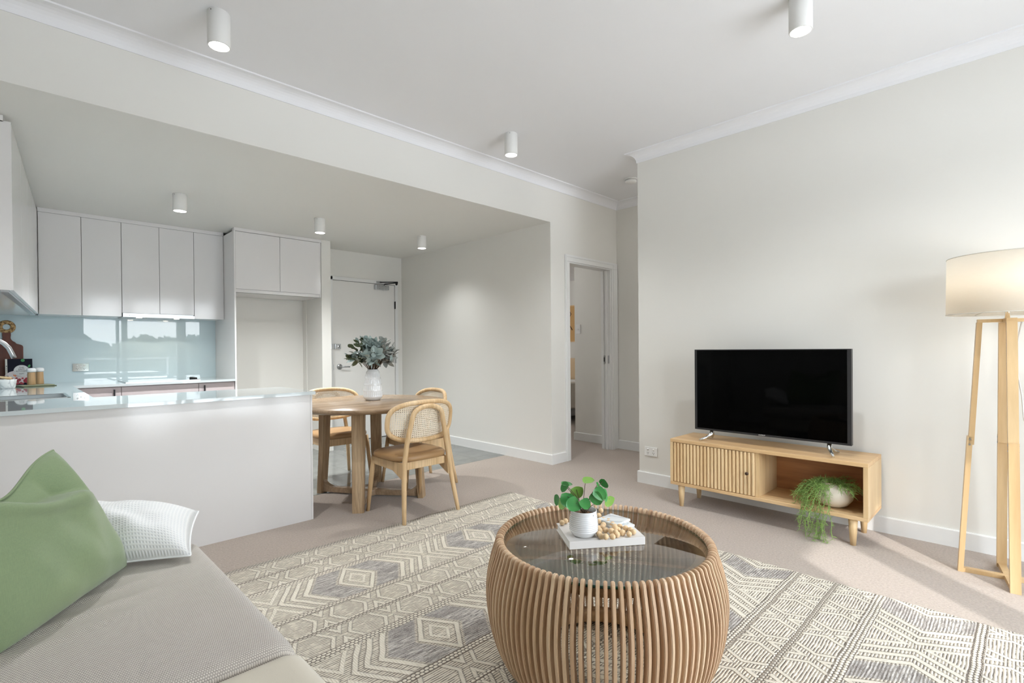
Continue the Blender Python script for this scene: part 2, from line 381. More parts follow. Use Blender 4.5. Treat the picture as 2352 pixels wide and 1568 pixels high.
def _shade():
    m = MB('linen_lampshade'); N, L = m.N, m.L
    n = m.noise(m.map(m.coord(), (1, 1, 30)), 40, 3)
    c = m.mix(n, srgb(244, 238, 228), srgb(250, 246, 238))
    d = N.new('ShaderNodeBsdfDiffuse'); t = N.new('ShaderNodeBsdfTranslucent'); mx = N.new('ShaderNodeMixShader'); mx.inputs[0].default_value = .68
    L.new(c, d.inputs[0]); L.new(c, t.inputs[0]); L.new(d.outputs[0], mx.inputs[1]); L.new(t.outputs[0], mx.inputs[2]); L.new(mx.outputs[0], m.out.inputs[0]); return m.m
M_shade = _shade()

# ---------------------------------------------------------------- mesh helpers
def wmat(o):
    m = Matrix.Identity(4)
    while o: m = o.matrix_basis @ m; o = o.parent
    return m
def obj(name, bm, mat, parent=None, smooth=False, keep=False):
    me = bpy.data.meshes.new(name)
    bmesh.ops.recalc_face_normals(bm, faces=bm.faces) if not keep else None
    if smooth is True:
        for f in bm.faces: f.smooth = True
    bm.to_mesh(me); bm.free()
    if smooth == 'auto' or isinstance(smooth, float):
        me.shade_smooth() if hasattr(me, 'shade_smooth') else None
        try: me.set_sharp_from_angle(angle=math.radians(35))
        except Exception: pass
    mats = mat if isinstance(mat, (list, tuple)) else [mat]
    for q in mats: me.materials.append(q)
    o = bpy.data.objects.new(name, me); COL.objects.link(o)
    if parent is not None:
        me.transform(wmat(parent).inverted()); o.parent = parent
    return o
def thing(name, label, cat, loc=(0, 0, 0), rotz=0, group=None):
    o = bpy.data.objects.new(name, None); COL.objects.link(o); o.empty_display_size = .1
    o.location = loc; o.rotation_euler = (0, 0, rotz); o['label'] = label; o['category'] = cat
    if group: o['group'] = group
    return o
def tag(o, label, cat, group=None, kind=None):
    o['label'] = label; o['category'] = cat
    if group: o['group'] = group
    if kind: o['kind'] = kind
    return o
def struct(name, bm, m, parent=None, **k):
    o = obj(name, bm, m, parent, **k)
    if parent is None: o['kind'] = 'structure'
    return o
def copy_tree(o, parent=None):
    c = o.copy(); COL.objects.link(c); c.parent = parent
    for ch in [x for x in bpy.data.objects if x.parent == o]: copy_tree(ch, c)
    return c
B = bmesh.new
def box(bm, x0, x1, y0, y1, z0, z1, bev=0, rot=None, seg=2):
    n = bmesh.new(); r = bmesh.ops.create_cube(n, size=1)
    for v in n.verts: v.co = Vector(((x0+x1)/2+v.co.x*(x1-x0), (y0+y1)/2+v.co.y*(y1-y0), (z0+z1)/2+v.co.z*(z1-z0)))
    if bev: bmesh.ops.bevel(n, geom=list(n.edges), offset=bev, segments=seg, affect='EDGES', profile=.6)
    if rot is not None: bmesh.ops.transform(n, matrix=rot, verts=n.verts)
    merge(bm, n)
    return bm
def merge(bm, n, mi=None):
    vm = {}
    for v in n.verts: vm[v] = bm.verts.new(v.co)
    for f in n.faces:
        try:
            g = bm.faces.new([vm[v] for v in f.verts]); g.smooth = f.smooth; g.material_index = f.material_index if mi is None else mi
        except ValueError: pass
    n.free()
def xform(bm, m): bmesh.ops.transform(bm, matrix=m, verts=bm.verts); return bm
def tube(bm, pts, r, seg=10, closed=False, caps=True, flat=1.0, up=None):
    pts = [Vector(p) for p in pts]; n = len(pts)
    rs = r if isinstance(r, (list, tuple)) else [r]*n
    rings = []; prev = None
    for i, p in enumerate(pts):
        if closed: t = pts[(i+1) % n]-pts[i-1]
        elif i == 0: t = pts[1]-pts[0]
        elif i == n-1: t = pts[-1]-pts[-2]
        else: t = pts[i+1]-pts[i-1]
        t.normalize()
        if prev is None:
            a = Vector(up) if up else (Vector((0, 0, 1)) if abs(t.z) < .9 else Vector((1, 0, 0)))
            nrm = (a-t*a.dot(t)).normalized()
        else:
            nrm = (prev-t*prev.dot(t)); nrm = nrm.normalized() if nrm.length > 1e-6 else prev
        prev = nrm; b = t.cross(nrm)
        rings.append([bm.verts.new(p+(nrm*math.cos(2*PI*k/seg)+b*math.sin(2*PI*k/seg)*flat)*rs[i]) for k in range(seg)])
    m = n if closed else n-1
    for i in range(m):
        A, C = rings[i], rings[(i+1) % n]
        for k in range(seg):
            f = bm.faces.new((A[k], A[(k+1) % seg], C[(k+1) % seg], C[k])); f.smooth = True
    if caps and not closed:
        bm.faces.new(rings[0][::-1]); bm.faces.new(rings[-1])
    return bm
def lathe(bm, prof, c=(0, 0, 0), seg=32, fn=None, capb=True, capt=False):
    rings = []
    for (r, z) in prof:
        ring = []
        for k in range(seg):
            a = 2*PI*k/seg; rr = r if fn is None else fn(r, z, a)
            ring.append(bm.verts.new((c[0]+rr*math.cos(a), c[1]+rr*math.sin(a), c[2]+z)))
        rings.append(ring)
    for A, C in zip(rings, rings[1:]):
        for k in range(seg):
            f = bm.faces.new((A[k], A[(k+1) % seg], C[(k+1) % seg], C[k])); f.smooth = True
    if capb: bm.faces.new(rings[0][::-1])
    if capt: bm.faces.new(rings[-1])
    return bm
def prism(bm, poly, z0, z1, ax='Z', bev=0):
    """poly list of 2D points extruded; ax: extrusion axis"""
    n = bmesh.new()
    def P(a, b, c): return {'Z': (a, b, c), 'Y': (a, c, b), 'X': (c, a, b)}[ax]
    lo = [n.verts.new(P(a, b, z0)) for a, b in poly]; hi = [n.verts.new(P(a, b, z1)) for a, b in poly]
    n.faces.new(lo[::-1]); n.faces.new(hi)
    k = len(poly)
    for i in range(k): n.faces.new((lo[i], lo[(i+1) % k], hi[(i+1) % k], hi[i]))
    bmesh.ops.recalc_face_normals(n, faces=n.faces)
    if bev: bmesh.ops.bevel(n, geom=list(n.edges), offset=bev, segments=2, affect='EDGES')
    merge(bm, n); return bm
def rot_about(c, ang, axis='Z'):
    c = Vector(c); return Matrix.Translation(c) @ Matrix.Rotation(ang, 4, axis) @ Matrix.Translation(-c)
def text_obj(name, s, size, mat, parent, mw, extrude=.0004, align='CENTER', sx=1.0):
    cu = bpy.data.curves.new(name, 'FONT'); cu.body = s; cu.size = size; cu.extrude = extrude; cu.align_x = align; cu.align_y = 'CENTER'; cu.resolution_u = 2
    t = bpy.data.objects.new('tmp', cu); COL.objects.link(t)
    dg = bpy.context.evaluated_depsgraph_get(); dg.update()
    me = bpy.data.meshes.new_from_object(t.evaluated_get(dg)); COL.objects.unlink(t); bpy.data.objects.remove(t)
    me.transform(mw @ Matrix.Diagonal((sx, 1, 1, 1)))
    o = bpy.data.objects.new(name, me); me.materials.clear(); me.materials.append(mat); COL.objects.link(o)
    me.transform(wmat(parent).inverted()); o.parent = parent; return o
def frame_m(o, x, y):   # matrix with given x, y axes at origin
    x = Vector(x).normalized(); y = Vector(y).normalized(); z = x.cross(y)
    m = Matrix.Identity(4)
    for i in range(3): m[i][0] = x[i]; m[i][1] = y[i]; m[i][2] = z[i]; m[i][3] = o[i]
    return m

# ================================================================= the setting
# left kitchen wall runs slightly skewed
def lx(y, off=0.0): return -.002 + (y-3.803)*.0693 + off     # face line of the left wall cupboards
LW = -.36
struct('floor', box(B(), XL-.1, 7.6, -1.52, 4.0, -.1, 0), M_carpet)
b = B(); box(b, -1.0, XD+.02, 4.0, YB+.1, -.1, .001); struct('floor_tiles', b, M_tile).name = 'floor'
b = B(); box(b, XD+.12, 7.6, 4.0, 7.6, -.1, 0); struct('floor', b, M_carpet)
b = B(); box(b, XL-.1, XE+.12, -1.52, YS+.1, ZC, ZC+.1); struct('ceiling', b, M_ceil)
b = B(); box(b, -1.1, XD+.1, YS+.1, YB+.1, ZS, ZS+.1); box(b, -1.1, XD+.02, YS+.005, YS+.1, ZS, ZS+.05); struct('ceiling', b, M_sof)
b = B(); box(b, XD+.02, 7.6, YS+.12, 7.6, 2.415, 2.5); struct('ceiling', b, M_ceil)
# bulkhead face, pier, wall over the passage door
b = B(); box(b, XL-.1, XD, YS, YS+.1, ZS+.0005, ZC)
box(b, XD, 4.10, YS, YS+.12, 0, ZC); box(b, 4.10, 4.86, YS, YS+.12, 2.065, ZC); box(b, 4.86, XE+.12, YS, YS+.12, 0, ZC)
struct('wall_back', b, M_wall)
b = B(); box(b, XD, XD+.12, YS+.12, YK+.3, 0, ZS); struct('wall_dining', b, M_wall)
b = B()
box(b, 2.50, 2.79, YK, YK+.12, 0, ZS); box(b, 3.755, XD, YK, YK+.12, 0, ZS); box(b, 2.79, 3.755, YK, YK+.12, 2.085, ZS)
struct('wall_entry', b, M_wall)
struct('wall_wing', box(B(), 2.505, 2.613, 5.64, YK, 0, ZS), M_wall); struct('wall_recess', box(B(), 1.614, 2.505, 6.17, YB, 0, ZS), M_wall)
b = B(); box(b, -1.1, 1.61, YB, YB+.1, 0, ZS); struct('wall_kitchen', b, M_wall)
b = B(); prism(b, [(lx(YS+.1, LW), YS+.1), (lx(YB, LW), YB), (lx(YB, LW)-.1, YB), (lx(YS+.1, LW)-.1, YS+.1)], 0, ZS); struct('wall_left', b, M_wall)
struct('wall_left', box(B(), XL-.1, XL, -1.52, YS+.1, 0, ZC), M_wall); struct('wall_stub', box(B(), XL, lx(YS+.1, LW), YS+.005, YS+.09, 0, ZS), M_wall)
b = B(); box(b, XW, XW+.12, -1.52, YC, 0, ZC); struct('wall_right', b, M_wall)
b = B(); box(b, XE, XE+.12, .6, YS, 0, ZC); box(b, XW+.12, XE, .6, .7, 0, ZC); struct('wall_passage', b, M_wall)
b = B(); box(b, XL, WX0, -1.52, YW, 0, ZC); box(b, WX0, WX1, -1.52, YW, WZ1, ZC); box(b, WX1, XW, -1.52, YW, 0, ZC); struct('wall_front', b, M_wall)
# room beyond the passage door
b = B(); box(b, 5.08, 5.20, 3.452, 4.03, 0, 2.42); struct('wall_hall', b, M_wall)
b = B(); box(b, 7.4, 7.5, 3.4, 7.6, 0, 2.6); box(b, XD+.12, 7.5, 7.5, 7.6, 0, 2.6); box(b, 5.11, 7.5, 3.34, 3.45, 0, 2.6); box(b, XD+.12, XD+.2, YK+.3, 7.5, 0, 2.6); struct('wall_bedroom', b, M_wall)

# cornice
def sweep(bm, path, prof, close_ends=True, side=1):
    """path: list of (x,y) in order; prof: (d, z) d = distance off the wall on the left side of travel"""
    n = len(path); rings = []
    for i, p in enumerate(path):
        p = Vector(p)
        d0 = (Vector(path[i])-Vector(path[i-1])).normalized() if i > 0 else None
        d1 = (Vector(path[i+1])-Vector(path[i])).normalized() if i < n-1 else None
        if d0 is None: nn = Vector((-d1.y, d1.x)); k = 1
        elif d1 is None: nn = Vector((-d0.y, d0.x)); k = 1
        else:
            a, c = Vector((-d0.y, d0.x)), Vector((-d1.y, d1.x)); nn = (a+c).normalized(); k = 1/max(.3, nn.dot(a))
        rings.append([bm.verts.new((p.x+nn.x*side*d*k, p.y+nn.y*side*d*k, z)) for d, z in prof])
    m = len(prof)
    for A, C in zip(rings, rings[1:]):
        for j in range(m): bm.faces.new((A[j], A[(j+1) % m], C[(j+1) % m], C[j]))
    bm.faces.new(rings[0]); bm.faces.new(rings[-1][::-1]); return bm
cz = 2.749
cprof = [(0, cz), (.006, cz), (.007, cz+.006)]
for i in range(7):
    a = i/6*PI/2; cprof.append((.007+.066*(1-math.cos(a)), cz+.006+.066*math.sin(a)))
cprof += [(.080, cz+.073), (.082, ZC), (0, ZC)]
struct('trim_1', sweep(B(), [(XL, YS), (XE, YS), (XE, .7)], cprof, side=-1), M_ceil)
struct('trim_2', sweep(B(), [(XW, YW), (XW, YC), (XW+.12, YC), (XW+.12, .7)], cprof, side=1), M_ceil)
struct('trim_3', sweep(B(), [(XL, YS), (XL, YW), (XW, YW)], cprof, side=1), M_ceil)
bp = [(0, 0), (.014, 0), (.014, .094), (.010, .100), (0, .100)]
struct('baseboard_back', sweep(B(), [(XD, YK), (XD, YS), (4.035, YS)], bp, side=-1), M_trim)
struct('baseboard_right', sweep(B(), [(XW, YW), (XW, YC), (XW+.12, YC), (XW+.12, .7)], bp, side=1), M_trim)
struct('baseboard_passage', sweep(B(), [(XE, YS), (XE, .7)], bp, side=-1), M_trim)
b = sweep(B(), [(5.08, 3.452), (5.08, 4.03), (5.2, 4.03)], bp, side=1); struct('baseboard_hall', b, M_trim)
struct('baseboard_entry', sweep(B(), [(2.613, 5.64), (2.613, YK), (2.79, YK)], bp, side=-1), M_trim)
struct('baseboard_front', sweep(B(), [(XL, YS), (XL, YW), (WX0-.06, YW)], bp, side=1), M_trim)

# passage door opening (cavity slider): jambs, architrave, latch
dr = struct('door_2', box(box(B(), 4.10, 4.118, YS-.004, YS+.124, 0, 2.048), 4.842, 4.86, YS-.004, YS+.124, 0, 2.048), M_trim)
box_b = B(); box(box_b, 4.10, 4.86, YS-.004, YS+.124, 2.047, 2.065); obj('head_jamb', box_b, M_trim, dr)
ab = B()
for x0, x1 in ((4.036, 4.104), (4.856, 4.975)):
    box(ab, x0, x1, YS-.017, YS, 0, 2.059, .003)
box(ab, 4.036, 4.975, YS-.017, YS, 2.06, 2.13, .003)
box(ab, 4.046, 4.060, YS-.022, YS-.015, 0, 2.1045, .002); box(ab, 4.885, 4.90, YS-.022, YS-.015, 0, 2.1045, .002); box(ab, 4.046, 4.90, YS-.022, YS-.015, 2.105, 2.12, .002)
obj('architrave', ab, M_trim, dr)
sb = B(); box(sb, 4.825, 4.842, YS+.03, YS+.055, 0, 2.045, .002); box(sb, 4.83, 4.842, YS+.08, YS+.10, 0, 2.045, .002); obj('door_stop', sb, M_trim, dr)
lb = B(); box(lb, 4.836, 4.8425, YS+.012, YS+.034, .985, 1.075, .001); box(lb, 4.822, 4.840, YS+.058, YS+.079, .985, 1.075, .002); obj('latch_plate', lb, M_steel, dr)
lb = B(); box(lb, 4.820, 4.823, YS+.063, YS+.073, 1.005, 1.055); obj('latch_slot', lb, M_black, dr)

# entry door
ed = struct('door_1', box(B(), 2.832, 3.711, YK+.006, YK+.05, .006, 2.038), M_doorp)
fb = B(); box(fb, 2.79, 2.828, YK-.012, YK+.09, 0, 2.085, .002); box(fb, 3.715, 3.757, YK-.012, YK+.09, 0, 2.085, .002); box(fb, 2.79, 3.757, YK-.012, YK+.09, 2.043, 2.085, .002)
obj('door_frame', fb, M_trim, ed)
obj('door_gap_shade', box(box(box(B(), 2.8275, 2.8325, YK+.012, YK+.06, 0, 2.043), 3.7105, 3.7155, YK+.012, YK+.06, 0, 2.043), 2.83, 3.713, YK+.012, YK+.06, 2.0375, 2.0435), M_cabdark, ed)  # dark strips standing in for the shade in the gaps round the leaf
obj('threshold', box(B(), 2.79, 3.757, YK-.01, YK+.06, 0, .006), M_dkmetal, ed)
lk = obj('rim_lock', box(box(B(), 2.846, 2.925, YK-.022, YK+.006, 1.178, 1.242, .004), 2.795, 2.838, YK-.026, YK-.012, 1.18, 1.24, .003), M_steel, ed)
obj('lock_cylinder', xform(lathe(B(), [(.0, 0), (.019, 0), (.019, .006), (.0165, .008), (0, .008)], seg=24, capb=False), frame_m((2.898, YK-.022, 1.21), (1, 0, 0), (0, 0, 1))), M_chrome, lk)
obj('turn_snib', box(B(), 2.894, 2.902, YK-.036, YK-.029, 1.196, 1.224, .001), M_dkmetal, lk)
hb = B(); xform(lathe(hb, [(0, 0), (.036, 0), (.036, .006), (.031, .011), (.014, .013), (.011, .045), (0, .046)], seg=28, capb=False), frame_m((2.915, YK+.006, .955), (1, 0, 0), (0, 0, 1)))
obj('rose', hb, M_steel, ed)
obj('lever_handle', tube(B(), [(2.915, YK-.035, .955), (2.93, YK-.045, .955), (2.97, YK-.046, .953), (3.03, YK-.044, .951)], [.010, .0105, .0095, .008], 12), M_steel, ed)
obj('latch_face', box(B(), 2.826, 2.832, YK-.014, YK-.002, .915, .985, .001), M_steel, ed)
cl = obj('door_closer', box(B(), 3.402, 3.60, YK-.052, YK+.006, 1.962, 2.022, .006), M_steel, ed)
b = B()
for i in range(5):
    for zz in (1.974, 2.01): xform_c = lathe(b, [(.0, 0), (.0035, 0), (.0035, .002), (0, .002)], (0, 0, 0), 8, capb=False) if False else box(b, 3.412+i*.044, 3.417+i*.044, YK-.0535, YK-.051, zz-.0025, zz+.0025)
obj('closer_screws', b, M_dkmetal, cl)
obj('closer_valve', tube(B(), [(3.53, YK-.03, 1.965), (3.53, YK-.03, 1.948)], .008, 10), M_whitep, cl)
obj('closer_arm', tube(tube(B(), [(3.53, YK-.035, 2.02), (3.535, YK-.05, 2.04), (3.66, YK-.17, 2.055)], .007, 8), [(3.66, YK-.17, 2.065), (3.50, YK-.04, 2.062), (3.45, YK-.014, 2.062)], .007, 8), M_dkmetal, cl)
obj('closer_bracket', box(B(), 3.43, 3.50, YK-.03, YK-.012, 2.052, 2.073, .002), M_steel, cl)
for zz in (1.72, .98, .25):
    obj('hinge', box(tube(B(), [(3.713, YK-.016, zz), (3.713, YK-.016, zz+.10)], .006, 10), 3.708, 3.718, YK-.012, YK+.004, zz, zz+.10), M_dkmetal if zz > 1.5 else M_steel, ed)

# balcony doors behind the camera (seen as reflections)
wb = B(); fy0, fy1 = -1.50, -1.42
for x0, x1 in ((WX0, WX0+.05), (WX1-.05, WX1), (1.60, 1.655), (1.70, 1.80), (2.74, 2.92)): box(wb, x0, x1, fy0, fy1, 0, WZ1)
box(wb, WX0, WX1, fy0, fy1, 0, .06); box(wb, WX0, WX1, fy0, fy1, WZ1-.06, WZ1)
win = struct('window_1', wb, simple('aluminium_frame_grey', srgb(170, 174, 174), .4, .3))
obj('window_glass', box(B(), WX0+.05, WX1-.05, -1.462, -1.458, .06, WZ1-.06), M_pane, win)
b = B(); box(b, -1.5, 5.2, -3.6, -1.52, -.12, -.02); struct('floor', b, simple('balcony_paving', srgb(205, 200, 192), .7))
b = B(); box(b, -1.5, 5.2, -3.62, -3.56, .98, 1.02, .008)
for i in range(7): box(b, -1.4+i*1.08, -1.36+i*1.08, -3.61, -3.57, -.02, .98)
rl = tag(obj('balcony_balustrade', b, simple('rail_white', srgb(225, 226, 226), .4)), 'glass balcony balustrade with a pale rail, mirrored in the splashback', 'balustrade')
obj('balustrade_glass', box(B(), -1.5, 5.2, -3.595, -3.585, .05, .96), M_pane, rl)
b = B(); prism(b, [(-1.5, -1.52), (-1.5, -2.2), (1.41, -2.2), (.04, -3.8), (5.2, -3.8), (5.2, -1.52)], 2.62, 2.80); struct('sun_block_slab', b, M_ceil)  # unseen overhead slab, edge cut along the sun azimuth to shade the floor

# ================================================================= kitchen
ZB = 1.497
def slab_door(x0, x1, y, z0, z1, parent, m=M_glosscab, th=.018, g=.0015):
    return obj('door', box(B(), x0+g, x1-g, y, y+th, z0, z1, .0015), m, parent)
def upper(x0, x1, splits, label, y=6.0, z0=ZB, z1=2.392, yb=YB):
    t = thing('wall_cabinet', label, 'cabinet', ((x0+x1)/2, y, z0), group=None)
    obj('body', box(B(), x0, x1, y+.021, yb, z0+.002, z1), M_glosscab, t)
    xs = [x0]+splits+[x1]
    for a, c in zip(xs, xs[1:]): slab_door(a, c, y, z0, z1-.008, t)
    return t
upper(.152, .439, [], 'tall glossy white wall cupboard, leftmost on the back wall, in the corner')
upper(.4395, .728, [], 'glossy white wall cupboard just left of the range hood cupboards')
t = upper(.729, 1.322, [1.027], 'pair of glossy white wall cupboards above the range hood', z0=1.533)
upper(1.3225, 1.597, [], 'glossy white wall cupboard between the range hood and the tall fridge panel')
tag(obj('cabinet_filler', box(B(), .15, 1.597, 5.992, 6.05, 2.385, ZS-.001, .001), M_glosscab), 'long white filler strip closing the gap above the wall cupboards', 'filler')
h = thing('range_hood', 'slim stainless slide-out range hood under the paired wall cupboards', 'range hood', (1.02, 5.99, 1.49))
obj('hood_front', box(B(), .731, 1.320, 5.975, 6.01, 1.492, 1.524, .002), M_steel, h)
obj('hood_body', box(B(), .735, 1.316, 6.01, 6.33, 1.496, 1.532), M_steel, h)
text_obj('brand_mark', 'BOSCH', .014, M_dkmetal, h, frame_m((.80, 5.9745, 1.510), (1, 0, 0), (0, 0, 1)), .0003)
for xx in (.87, 1.18):
    obj('hood_lamp', xform(lathe(B(), [(.022, 0), (.022, .004)], (0, 0, 0), 16, capt=True), Matrix.Translation((xx, 6.07, 1.4925))), MB('hood_lamp_glow').set(col=(1, .9, .75), emit=(1, .86, .66), es=12).m, h)
    l = bpy.data.lights.new('hood_spot', 'SPOT'); l.energy = .35; l.color = (1, .84, .62); l.spot_size = 1.9; l.shadow_soft_size = .02
    lo = bpy.data.objects.new('hood_spot', l); COL.objects.link(lo); lo.location = (xx, 6.07, 1.485); lo.parent = None

# left wall cupboards, skewed with the wall
t = thing('wall_cabinet', 'glossy white wall cupboard run at the far left, end panel facing us', 'cabinet', (-.17, 4.9, ZB))
y0, y1 = 3.803, 5.985
def skew(off0, off1, ya, yb, z0, z1, bm=None, bev=0):
    bm = bm or B(); return prism(bm, [(lx(ya, off0), ya), (lx(ya, off1), ya), (lx(yb, off1), yb), (lx(yb, off0), yb)], z0, z1, 'Z', bev)
obj('body', skew(LW, -.021, y0+.019, 6.30, ZB+.002, 2.392), M_glosscab, t)
n = 4
for i in range(n):
    a = y0+.019+(y1-y0-.02)*i/n; c = y0+.019+(y1-y0-.02)*(i+1)/n
    obj('door', skew(-.019, 0, a+.0015, c-.0015, ZB, 2.384), M_glosscab, t)
obj('end_panel', skew(LW, 0, y0, y0+.018, ZB-.002, 2.392, bev=.001), M_glosscab, t)
obj('light_rail', skew(-.05, -.02, y0+.02, y1, ZB-.012, ZB+.001), M_steel, t)
tag(obj('cabinet_filler', skew(-.33, -.03, y0-.0, YB, 2.386, ZS-.001), M_glosscab), 'white filler above the left wall cupboards', 'filler')

# refrigerator recess: tall panel and overhead cupboard
t = thing('fridge_cabinet', 'glossy white cupboard pair bridging the top of the empty fridge recess', 'cabinet', (2.05, 5.65, 1.78))
obj('side_panel', box(B(), 1.598, 1.613, 5.645, YB-.002, 0, 2.388, .001), M_glosscab, t)
obj('body', box(B(), 1.6135, 2.503, 5.672, 6.168, 1.765, 2.39), M_glosscab, t)
slab_door(1.6135, 2.052, 5.65, 1.80, 2.385, t); slab_door(2.052, 2.487, 5.65, 1.80, 2.385, t)
obj('side_filler', box(B(), 2.488, 2.503, 5.655, 5.70, 1.765, 2.39), M_glosscab, t)
obj('under_rail', box(B(), 1.6135, 2.503, 5.664, 5.70, 1.765, 1.798), M_glosscab, t)
obj('top_filler', box(B(), 1.60, 2.510, 5.640, 5.70, 2.388, ZS-.001, .001), M_glosscab, t)

# base cupboards on the back wall
YF = 5.66
def base(x0, x1, label, handle=None, wide=False):
    t = thing('base_cabinet', label, 'cabinet', ((x0+x1)/2, YF, 0))
    obj('body', box(B(), x0, x1, YF+.02, 6.33, .1, ZT-.024), M_basecab, t)
    d = obj('door', box(B(), x0+.0015, x1-.0015, YF, YF+.018, .12, ZT-.032, .001), M_basecab, t)
    obj('kickboard', box(B(), x0, x1, YF+.05, YF+.07, 0, .1), M_steel, t)
    if handle: obj('handle', box(B(), handle-.005, handle+.005, YF-.022, YF, .73, .83, .002), M_dkmetal, d)
    return t
base(.30, .675, 'taupe base cupboard with a small handle left of the oven under the cooktop', .625)
base(.676, 1.275, 'wide taupe front under the cooktop')
base(1.276, 1.596, 'taupe base cupboard with a small handle beside the tall fridge panel', 1.325)
t = thing('base_cabinet', 'base cupboard run along the left wall below the sink worktop', 'cabinet', (.1, 4.9, 0))
obj('body', prism(B(), [(lx(4.1, LW), 4.1), (.31, 4.1), (.31, 5.64), (lx(5.64, LW), 5.64)], .1, .6), M_basecab, t)
obj('front_panel', box(B(), .312, .33, 4.10, 5.64, .12, ZT-.03), M_basecab, t)

# peninsula carcass, front and end panels
PX = 1.456
t = thing('peninsula', 'glossy white kitchen peninsula back, full-height panel facing the living room', 'kitchen island', (.4, 3.46, 0))
obj('back_panel', box(B(), -.38, PX-.014, 3.445, 3.463, 0, ZT-.023, .001), M_glosspen, t)
obj('end_panel', box(B(), PX-.013, PX, 3.445, 4.05, 0, ZT-.023, .001), M_glosspen, t)
obj('carcass', box(B(), -.34, PX-.014, 3.464, 4.03, .1, .6), M_basecab, t)
obj('cupboard_front', box(B(), .34, PX-.014, 4.03, 4.048, .1, ZT-.024), M_basecab, t)

# one continuous stone worktop with the sink cut out
wt = B(); zl, zh = ZT-.022, ZT
SX0, SX1, SY0, SY1 = -.20, .235, 4.20, 4.62
def q4(x0, x1, y0, y1): box(wt, x0, x1, y0, y1, zl, zh)
q4(-.34, 1.472, 3.428, 4.075)
for (a, c) in ((4.075, SY0), (SY1, 6.34)):
    prism(wt, [(lx(a, LW), a), (.345, a), (.345, c), (lx(c, LW), c)], zl, zh)
prism(wt, [(lx(SY0, LW), SY0), (SX0, SY0), (SX0, SY1), (lx(SY1, LW), SY1)], zl, zh); q4(SX1, .345, SY0, SY1)
q4(.345, 1.597, 5.625, 6.34)
tag(obj('worktop', wt, M_stone), 'glossy pale blue-grey stone worktop wrapping the peninsula, sink side and cooktop side', 'worktop')

tag(obj('splashback', box(B(), lx(6.34, LW), 1.597, 6.335, 6.349, ZT, ZB+.04), M_splash), 'pale aqua glass splashback on the back kitchen wall, mirroring the balcony windows', 'splashback')
tag(obj('splashback', skew(LW, LW+.008, 4.1, 6.334, ZT, ZB+.001), M_splash), 'pale aqua glass splashback on the left kitchen wall', 'splashback')

# cooktop
t = thing('cooktop', 'flush black-edged glass cooktop set in the worktop under the range hood', 'cooktop', (1.0, 5.95, ZT))
obj('glass_plate', box(B(), .715, 1.295, 5.70, 6.19, ZT, ZT+.006, .001), simple('cooktop_glass', srgb(60, 66, 70), .03, 0, coat=1), t)
obj('frame', box(box(box(B(), .711, .716, 5.696, 6.194, ZT, ZT+.008), 1.294, 1.299, 5.696, 6.194, ZT, ZT+.008), .711, 1.299, 5.695, 5.700, ZT, ZT+.008), M_steel, t)
for i in range(4):
    obj('control_knob', xform(lathe(B(), [(.017, 0), (.017, .016), (.014, .02), (0, .02)], seg=16), Matrix.Translation((1.265, 5.74+i*.05, ZT+.006))), M_black, t)
# sink
t = thing('kitchen_sink', 'stainless undermount sink in the worktop beside the tap', 'sink', (0, 4.4, ZT-.2))
sk = B()
for args in ((SX0-.01, SX0, SY0, SY1, ZT-.2, zl), (SX1, SX1+.01, SY0, SY1, ZT-.2, zl), (SX0-.01, SX1+.01, SY0-.01, SY0, ZT-.2, zl), (SX0-.01, SX1+.01, SY1, SY1+.01, ZT-.2, zl), (SX0, SX1, SY0, SY1, ZT-.205, ZT-.195)): box(sk, *args)
obj('basin', sk, M_steel, t)
rm = B()
for args in ((SX0-.012, SX0+.004, SY0-.012, SY1+.012), (SX1-.004, SX1+.012, SY0-.012, SY1+.012), (SX0-.012, SX1+.012, SY0-.012, SY0+.004), (SX0-.012, SX1+.012, SY1-.004, SY1+.012)): box(rm, *args, ZT, ZT+.0025, .001)
obj('rim', rm, M_chrome, t)
obj('drain', xform(lathe(B(), [(.04, 0), (.04, .003), (.03, .004), (0, .002)], seg=20), Matrix.Translation((0, 4.41, ZT-.195))), M_chrome, t)
# tap
t = thing('kitchen_tap', 'brushed steel gooseneck tap arching over the sink', 'tap', (-.24, 4.42, ZT))
pts = [(-.25, 4.42, ZT), (-.25, 4.42, ZT+.25)]
for i in range(11):
    a = PI - i/10*PI*.93; pts.append((-.13+.12*math.cos(a), 4.42, ZT+.25+.125*math.sin(a)))
pts.append((-.003, 4.42, 1.128))
obj('spout', tube(B(), pts, .013, 14), M_steel, t)
obj('tap_base', lathe(B(), [(.028, 0), (.028, .02), (.02, .05), (.015, .055)], (-.25, 4.42, ZT), 20), M_steel, t)
obj('tap_lever', tube(B(), [(-.25, 4.44, ZT+.05), (-.25, 4.52, ZT+.09)], [.008, .006], 10), M_steel, t)

